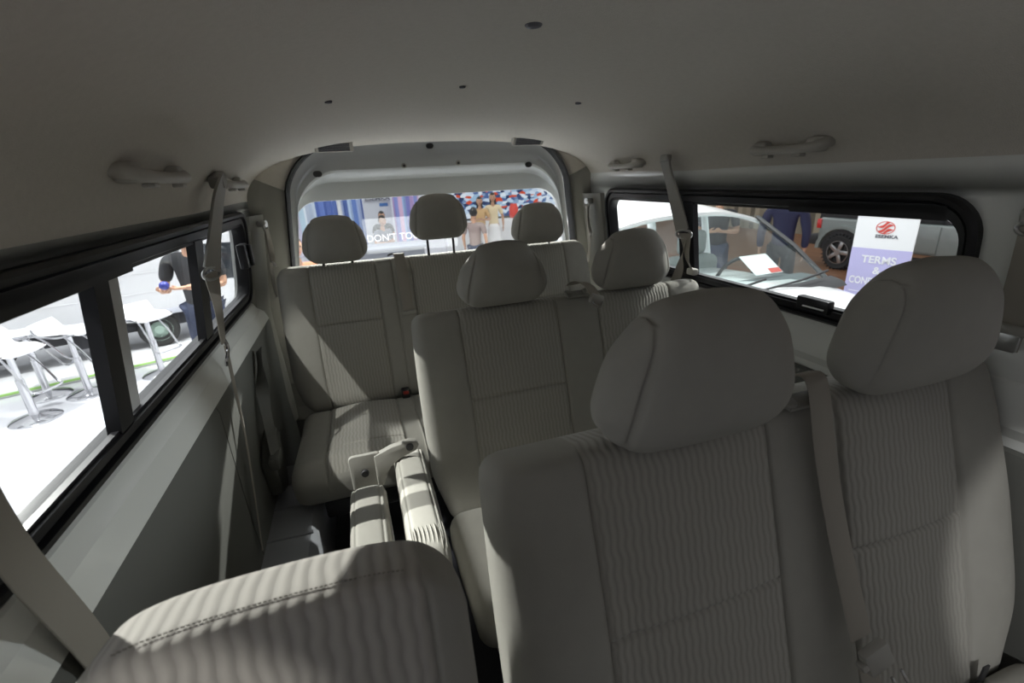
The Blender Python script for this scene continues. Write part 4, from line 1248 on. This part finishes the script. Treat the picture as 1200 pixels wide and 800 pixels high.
for s in (0, -1):
    b = new(); tube(b, [WT[s]+V(0, .03, .03), WT[s].lerp(WB[s], .5)+V((.012 if s else -.012), 0, .012), WB[s]+V(0, 0, -.03)], [(.014, .024)]*3, 10); obj('front_pillar', b, M['suvdark'], car, world=False)
    sx = -1 if s == 0 else 1
    b = new(); tube(b, [V(sx*.68, 1.0, 1.64), V(sx*.78, 1.0, 1.15)], .030, 10); tube(b, [V(sx*.68, 1.82, 1.62), V(sx*.78, 1.86, 1.10)], .045, 10); obj('door_pillar', b, M['carwhite'], car, world=False)
    for ya, yb, yc in ((-.30, .32, 1.0), (1.0, 1.0, 1.84)):
        b = new(); quad(b, [b.verts.new(p) for p in (V(sx*.765, ya, 1.18), V(sx*.77, yc, 1.15), V(sx*.675, yc, 1.63), V(sx*.665, yb, 1.62))]); obj('side_window', b, M['teal'], car, world=False)
b = new(); loft(b, [[p+V(0, -.005, .012) for p in WB], [p+V(0, -.09, -.002) for p in WB], [p+V(0, -.13, -.03) for p in WB]], closed=False); obj('cowl', b, M['suvdark'], car, world=False)
for x0, x1 in ((-.50, .10), (.02, .62)):
    b = new(); tube(b, [V(x0, -.37, 1.26), V((x0+x1)/2, -.365, 1.285), V(x1, -.31, 1.31)], .008, 8); box(b, (x0-.02, -.40, 1.235), (x0+.02, -.36, 1.27), .006); obj('wiper', b, M['dark'], car, world=False)
b = new(); loft(b, [[V(x, -.22+.25*k/3, 1.215+.035*math.sin(PI*min(1, k/3))-.0*k) for x in (-.70, -.35, 0, .35, .70)] for k in range(5)], closed=False); obj('dashboard', b, simple('dash_grey', (.10, .11, .115), .6), car, world=False)
b = new(); P = [V(.36+.17*cos(2*PI*k/24), .22-.05*sin(2*PI*k/24), 1.20+.15*sin(2*PI*k/24)) for k in range(25)]; tube(b, P, .013, 8, cap=False); tube(b, [V(.20, .22, 1.20), V(.52, .22, 1.20)], .012, 8); obj('steering_wheel', b, M['dark'], car, world=False)
for x in (-.36, .36):
    b = new(); box(b, (x-.22, .62, .62), (x+.22, .80, 1.30), .06, 3); box(b, (x-.13, .68, 1.30), (x+.13, .78, 1.50), .045, 3); box(b, (x-.22, .15, .55), (x+.22, .70, .72), .05, 3); obj('front_seat', b, simple('car_seat_grey', (.36, .38, .37), .85), car, world=False)
for sx in (-1, 1):
    for y in (-.85, 1.35):
        b = new(); lathe(b, [(.19, -.10), (.28, -.11), (.305, -.06), (.305, .06), (.28, .10), (.19, .10)], (sx*.75, y, .305), 32, 'x', cap=False); w_ = obj('wheel', b, M['tyre'], car, world=False)
        b = new(); lathe(b, [(.0, -.03), (.19, -.09), (.20, .0), (.19, .09), (0, .03)], (sx*.75, y, .305), 24, 'x'); obj('rim', b, M['steel'], w_, world=False)
    b = new(); box(b, (sx*.56-.13, -1.36, .72), (sx*.56+.13, -1.22, .86), .04, 3); obj('headlamp', b, M['chrome'], car, world=False)
ppr = new(); box(ppr, (-.12, -.10, 0), (.12, .10, .002))
sheet = thing('dash_placard', (2.68, 2.55, GZ+1.25), 'white sheet with a red corner lying behind the windscreen of the white car', 'placard')
bmesh.ops.transform(ppr, matrix=Matrix.Translation(V(2.68, 2.56, GZ+1.325)) @ Matrix.Rotation(.55, 4, 'X'), verts=ppr.verts); obj('sheet', ppr, M['paper'], sheet)
pr = new(); box(pr, (.02, -.095, .002), (.115, -.05, .004)); bmesh.ops.transform(pr, matrix=Matrix.Translation(V(2.68, 2.56, GZ+1.325)) @ Matrix.Rotation(.55, 4, 'X'), verts=pr.verts); obj('red_print', pr, M['redprint'], sheet)

# ---------------- banner on a stand
BX, BY = 4.62, 3.06
ban = thing('banner_stand', (BX, BY, GZ), 'white and lavender banner stand headed TERMS beside the red carpet', 'banner', -1.33)
# local: x along the banner, -y faces the van
def bbox(nm, lo, hi, m, bev=.002, par=None):
    b = new(); box(b, lo, hi, bev); return obj(nm, b, m, par or ban, world=False)
bt = 1.49
bbox('print_panel', (-.24, -.006, .06), (.24, .006, bt), M['paper'])
bbox('lavender_field', (-.24, -.009, .06), (.24, -.0065, bt-.30), M['lav'], .0005)
bbox('base', (-.29, -.10, 0), (.29, .10, .06), M['steel'], .015)
bbox('top_rail', (-.245, -.010, bt-.005), (.245, .010, bt+.018), M['steel'], .004)
bb_ = new(); tube(bb_, [(0, .03, .06), (0, .03, bt)], .010, 8); obj('support_pole', bb_, M['steel'], ban, world=False)
def lettering(s, x, z, size, m, par, y=-.0105, sx=1, bold=0):
    o = text('lettering', s, (0, 0, 0), (PI/2, 0, 0), size, m, None, 'CENTER', .0003, sx, bold)
    o.data.transform(Matrix.Translation(V(x, y, z))); o.parent = par; return o
for s, z in (('TERMS', bt-.405), ('&', bt-.505), ('CONDITIONS', bt-.612)): lettering(s, 0, z, .095, M['letterwhite'], ban, sx=1.0 if s != 'CONDITIONS' else .72, bold=.0025)
lettering('ESEMKA', .02, bt-.185, .040, M['inkgrey'], ban, y=-.0075, sx=1.25, bold=.0015)
lg = new()
ring = [(.075*cos(2*PI*k/40), .058*sin(2*PI*k/40)) for k in range(40)]
for k in range(40):
    a, c2 = ring[k], ring[(k+1) % 40]
    quad(lg, [lg.verts.new(V(p[0]*q, -.0085, bt-.105+p[1]*q)) for p, q in ((a, 1), (c2, 1), (c2, .90), (a, .90))])
for d in (-.045, -.005, .035):
    for k in range(12):
        def sw(u, t): 
            x = -.066+.132*u; z = d+.030*math.tanh((u-.5)*6)+t*.016*sin(PI*u)
            l = math.sqrt(max(0, 1-(x/.0755)**2))*.052
            return V(x, -.0085, bt-.105+max(-l, min(l, z)))
        quad(lg, [lg.verts.new(p) for p in (sw(k/12, -1), sw((k+1)/12, -1), sw((k+1)/12, 1), sw(k/12, 1))])
obj('logo', lg, M['redprint'], ban, world=False)
# the banner behind it is kept plain; thin rule under the heading
bbox('rule', (-.20, -.0105, bt-.72), (.20, -.0095, bt-.714), M['letterwhite'], .0003)

# ---------------- grey off-road car on the deck, nose towards -Y, its left side to us
suv = thing('off_road_car', (11.47, 6.47, GZ-.45), 'grey boxy off-road car with black wheel arches on the timber deck', 'car')
b = new(); box(b, (-.80, -.9, .55), (.80, 2.15, 1.15), .05, 3); box(b, (-.72, -2.15, .62), (.72, -.85, 1.13), .06, 3); obj('body_shell', b, M['suv'], suv, world=False)
b = new(); prism(b, [(2.13, 1.14), (-.75, 1.14), (-.45, 1.74), (2.02, 1.78)], -.70, .70, 0, .04); obj('hard_top', b, M['suvdark'], suv, world=False)
for y0, y1, nm in ((-.42, .35, 'front_door'), (.37, 1.15, 'rear_door')):
    b = new(); box(b, (-.825, y0, .60), (-.80, y1, 1.13), .012); dr = obj(nm, b, M['suv'], suv, world=False)
    b = new(); box(b, (-.85, y1-.20, 1.02), (-.828, y1-.06, 1.05), .008); obj('door_handle', b, M['suvdark'], dr, world=False)
    b = new(); prism(b, [(y0+.03, 1.18), (y1-.03, 1.18), (y1-.03, 1.66), (y0+.12, 1.66)], -.735, -.70, 0, .01); obj('side_window', b, M['darkglass'], suv, world=False)
for y in (1.50, -1.45):
    b = new(); lathe(b, [(.25, -.12), (.37, -.13), (.40, -.08), (.40, .10), (.37, .14), (.25, .14)], (-.76, y, .40), 40, 'x', cap=False)
    for k in range(30):
        a = 2*PI*k/30; box(b, (-.02, -.03, -.012), (.02, .03, .012), .004, M4=Matrix.Translation(V(-.86, y+.395*cos(a), .40+.395*sin(a))) @ Matrix.Rotation(a, 4, 'X'))
    wh = obj('wheel', b, M['tyre'], suv, world=False)
    b = new(); lathe(b, [(.25, -.14), (.262, -.14), (.262, .05), (.25, .05)], (-.76, y, .40), 32, 'x', cap=False)
    for k in range(5):
        a = 2*PI*k/5+.3; box(b, (-.015, -.045, .05), (.015, .045, .25), .012, M4=Matrix.Translation(V(-.875, y, .40)) @ Matrix.Rotation(a, 4, 'X'))
    lathe(b, [(0, -.03), (.07, -.03), (.075, .0), (.075, .03)], (-.875, y, .40), 20, 'x'); obj('rim', b, M['steel'], wh, world=False)
    b = new(); lathe(b, [(0, 0), (.25, 0)], (-.80, y, .40), 24, 'x', cap=False); obj('brake_cover', b, M['suvdark'], wh, world=False)
    b = new(); P = [V(-.88, y+.52*cos(PI*k/12), .44+.50*sin(PI*k/12)) for k in range(13)]
    rings = [[p, p+V(.20, 0, 0), p+V(.20, (p.y-y)*.18, (p.z-.44)*.12), p+V(0, (p.y-y)*.18, (p.z-.44)*.12)] for p in P]; loft(b, rings); obj('arch_flare', b, M['suv'], suv, world=False)
    b = new(); prism(b, [(y+.50*cos(PI*k/12), .42+.49*sin(PI*k/12)) for k in range(13)], -.83, -.60, 0); obj('arch_liner', b, M['suvdark'], suv, world=False)
b = new(); box(b, (-.80, 2.14, .50), (.80, 2.42, .74), .03); obj('rear_bumper', b, M['suvdark'], suv, world=False)
b = new(); box(b, (-.80, -2.45, .52), (.80, -2.14, .78), .03); obj('front_bumper', b, M['suvdark'], suv, world=False)
b = new(); box(b, (-.83, 2.08, .90), (-.66, 2.19, 1.12), .02); obj('tail_light', b, M['amber'], suv, world=False)
b = new(); lathe(b, [(.0, -.05), (.22, -.06), (.36, -.08), (.39, -.03), (.39, .08), (.36, .13), (0, .13)], (-.12, 2.28, 1.12), 36, 'y'); obj('spare_wheel', b, M['tyre'], suv, world=False)
b = new(); box(b, (-.85, -.85, .36), (-.66, .95, .47), .02); obj('side_step', b, M['suvdark'], suv, world=False)
for x in (-.1, .1): pass

# ---------------- stands behind the rear window
G_C = 'hanging fabric colour panels behind the rear window'
def cloth_panel(x0, x1, y, z0, z1, m, label):
    b = new(); n = max(10, int((x1-x0)*14)); rows = []
    for zz in (z0, z1): rows.append([V(x0+(x1-x0)*k/n, y+.05*sin(k*1.3)+.02*sin(k*2.9), zz) for k in range(n+1)])
    loft(b, rows, closed=False); loft(b, [[p+V(0, .012, 0) for p in r] for r in rows], closed=False)
    return tag(obj('fabric_panel', b, m), label, 'fabric panel', G_C)
cloth_panel(-3.0, -1.02, 15.2, GZ+.02, .9, stripes('pastel_stripes', [(.72, .80, .88), (.60, .75, .86), (.80, .72, .82), (.55, .72, .80), (.78, .84, .88)], 0, .16), 'pale blue and pink striped fabric panel at the left end of the rear window')
cloth_panel(-1.0, -.42, 14.6, GZ+.02, .9, simple('royal_blue', (.13, .20, .50), .7), 'plain blue fabric panel behind the left rear headrest')
cloth_panel(-.30, .28, 14.6, GZ+.02, .9, stripes('blue_stripes', [(.16, .26, .58), (.42, .50, .72), (.10, .16, .42), (.50, .62, .80)], 0, .12), 'striped blue fabric panel left of the grey sign')
cloth_panel(1.10, 1.85, 14.2, GZ+.02, .9, stripes('violet_stripes', [(.26, .26, .62), (.52, .36, .60), (.30, .34, .68), (.70, .46, .62), (.36, .50, .76)], 0, .11), 'violet and pink striped fabric panel right of the grey sign')
pst = new(); box(pst, (-.40, 14.5, GZ), (-.32, 14.62, 1.2), .01); tag(obj('white_post', pst, M['white']), 'slim white post between the two blue fabric panels', 'post')
sg = thing('sign_wall', (.68, 14.45, GZ), 'pale grey sign wall headed ESEMKA behind the sitting man', 'sign')
b = new(); box(b, (.30, 14.4, GZ), (1.06, 14.5, -.33), .01); box(b, (.30, 14.34, -.47), (1.06, 14.39, -.33), .004); obj('board', b, simple('sign_grey', (.58, .59, .63), .6), sg)
t = text('lettering', 'ESEMKA', (.70, 14.335, -.420), (PI/2, 0, 0), .15, M['inkgrey'], sg, sx=1.3, bold=.004)
b = new(); box(b, (.74, 14.385, -.64), (.98, 14.398, -.55), .004); obj('blue_label', b, simple('label_blue', (.06, .16, .40), .5), sg)
def photo_mat():
    m, t, out = nt('screen_photo'); tc = N(t, 'ShaderNodeTexCoord')
    mp = N(t, 'ShaderNodeMapping'); mp.inputs['Scale'].default_value = (1.6, 1, 2.6); t.links.new(tc.outputs['Object'], mp.inputs[0])
    v = N(t, 'ShaderNodeTexVoronoi'); v.inputs['Scale'].default_value = 5.0; t.links.new(mp.outputs[0], v.inputs['Vector'])
    sp = N(t, 'ShaderNodeSeparateColor'); t.links.new(v.outputs['Color'], sp.inputs[0])
    cr = N(t, 'ShaderNodeValToRGB'); cr.color_ramp.interpolation = 'CONSTANT'
    cols = [(.04, .06, .14), (.30, .42, .62), (.62, .72, .88), (.10, .16, .36), (.80, .86, .95), (.38, .55, .75), (.66, .10, .05), (.72, .80, .92), (.20, .30, .50), (.55, .68, .86), (.07, .10, .22)]
    el = cr.color_ramp.elements
    while len(el) < len(cols): el.new(.5)
    for i, c in enumerate(cols): el[i].position = i/len(cols); el[i].color = c4(c)
    t.links.new(sp.outputs[0], cr.inputs[0]); e = N(t, 'ShaderNodeEmission'); e.inputs[1].default_value = .9
    t.links.new(cr.outputs[0], e.inputs[0]); t.links.new(e.outputs[0], out.inputs[0]); return m
scr = thing('display_screen', (4.3, 12.3, GZ), 'wide blue and white picture screen above a white counter beyond the rear window', 'screen')
b = new(); box(b, (2.2, 12.3, GZ+.95), (5.5, 12.4, .55), .01); obj('screen_housing', b, M['dark'], scr)
b = new(); box(b, (2.24, 12.285, GZ+1.0), (5.46, 12.298, .5), .002); obj('picture', b, photo_mat(), scr)
b = new(); box(b, (2.2, 12.05, GZ), (5.5, 12.5, GZ+.95), .02); obj('counter', b, M['white'], scr)
for x, m, nm in ((4.05, M['redprint'], 'red jar on the counter in front of the picture screen, left one'), (4.75, M['redprint'], 'red jar on the counter in front of the picture screen, right one')):
    b = new(); lathe(b, [(0, 0), (.10, 0), (.12, .05), (.12, .26), (.09, .32), (.09, .36), (0, .36)], (x, 12.13, GZ+.952), 20); tag(obj('jar', b, m), nm, 'jar', 'red jars on the counter')
wc = new(); box(wc, (5.6, 12.2, GZ), (7.4, 12.4, 1.0), .02); tag(obj('partition', wc, M['white']), 'tall white stand panel at the right end of the rear window', 'partition')
ct = new(); box(ct, (-.15, 7.6, GZ), (1.0, 8.2, GZ+1.0), .03, 3); box(ct, (-.20, 7.55, GZ+1.0), (1.05, 8.25, GZ+1.04), .01); tag(obj('counter', ct, simple('counter_grey', (.15, .16, .19), .5)), 'low grey counter seen through the lettered film of the rear window', 'counter')
# ------------------------------------------------------------------ light
EXPOSURE = 0.0
# added unseen dark wall ahead of the van, keeps front light off the seats
wb = new(); box(wb, (-9, -4.2, GZ), (9, -4.0, 5.0)); struct('blocker_wall', wb, simple('blocker_dark', (.10, .10, .11), .8), label='added dark wall ahead of the van that blocks light from the front', cat='wall')
w = bpy.data.worlds.new('hall_light'); SC.world = w; w.use_nodes = True
w.node_tree.nodes['Background'].inputs[0].default_value = (.97, .98, 1, 1)
w.node_tree.nodes['Background'].inputs[1].default_value = 1.5
def spot(name, loc, target, E, radius=.03, size=60, col=(1, .97, .92), blend=.3):
    """spot lamp; E = irradiance wanted at the target"""
    d = (V(*target)-V(*loc)).length
    l = bpy.data.lights.new(name, 'SPOT'); l.energy = E*4*PI*d*d; l.shadow_soft_size = radius; l.spot_size = math.radians(size); l.spot_blend = blend; l.color = col
    o = bpy.data.objects.new(name, l); COL.objects.link(o); o.location = loc
    o.rotation_euler = (V(*target)-V(*loc)).to_track_quat('-Z', 'Y').to_euler(); return o
# added fill lamps over the white floor, bouncing light up onto the headliner
spot('fill_flood', (-3.6, 4.2, 5.0), (-3.4, 4.2, GZ), 4, .2, 75, (1, 1, 1), .8)
spot('fill_flood', (.4, 5.6, 5.0), (.4, 5.2, GZ), 8, .2, 70, (1, 1, 1), .8)
spot('fill_flood', (3.6, 2.4, 5.0), (3.0, 1.8, GZ), 2, .2, 60, (1, 1, 1), .8)
# added broad soft fill lamp on the right, brightens the left sill
spot('fill_flood', (7.5, 1.9, .75), (-.42, 1.15, -.48), .85, .5, 14, (.95, .98, 1), .6)
# narrow spotlights that reach in through the windows
spot('hall_spotlight', (-4.5, .95, 4.3), (.0, .90, -.70), 7.0, .03, 5.2)
spot('hall_spotlight', (-4.07, 4.62, 2.3), (-.12, .42, -.40), 6.8, .03, 26)
spot('hall_spotlight', (-2.74, -1.2, 4.3), (-.17, 1.66, -.85), 2.0, .03, 10)
spot('hall_spotlight', (-1.5, -3.5, 2.55), (1.38, .42, -.93), 1.0, .03, 6.6, (1, 1, 1), .15)
spot('hall_spotlight', (-1.21, .92, 4.35), (-.31, 1.3, -1.05), 4.0, .03, 7)
spot('hall_spotlight', (.9, 8.0, 2.6), (.7, 2.15, -.34), 17.0, .04, 20)
spot('hall_spotlight', (-3.0, -2.5, 2.0), (-.225, .33, -.445), 1.6, .02, 2.1, blend=.2)
spot('hall_spotlight', (5.6, 2.3, 2.6), (1.08, 1.42, -.39), 5.0, .03, 8)
# ------------------------------------------------------------------ camera
cam = bpy.data.cameras.new('camera'); co = bpy.data.objects.new('camera', cam); COL.objects.link(co)
f = 543.0
a = Vector((409-600, 216-400, f)).normalized(); b = Vector((2423-600, 112-400, f)); b = (b-b.dot(a)*a).normalized(); c = b.cross(a)*-1
c = b.cross(a)
# rows of the world->view rotation: x right, y down, z forward
Rv = Matrix(((b.x, a.x, c.x), (b.y, a.y, c.y), (b.z, a.z, c.z)))
right = Rv[0]; down = Rv[1]; fwd = Rv[2]
rot = Matrix((( right[0], -down[0], -fwd[0]), (right[1], -down[1], -fwd[1]), (right[2], -down[2], -fwd[2])))
co.matrix_world = Matrix.Translation((0, 0, 0)) @ rot.to_4x4()
cam.sensor_width = 36; cam.sensor_fit = 'HORIZONTAL'; cam.lens = f/1200*36
cam.clip_start = .02; cam.clip_end = 200
cam.dof.use_dof = True; cam.dof.focus_distance = 1.15; cam.dof.aperture_fstop = 4.5
SC.camera = co
# lift everything so that the exhibition floor is at height zero
for o in bpy.data.objects:
    if o.parent is None: o.location.z += H
vs = SC.view_settings
vs.view_transform = 'Standard'; vs.look = 'None'; vs.gamma = 1; vs.use_curve_mapping = False; vs.exposure = EXPOSURE
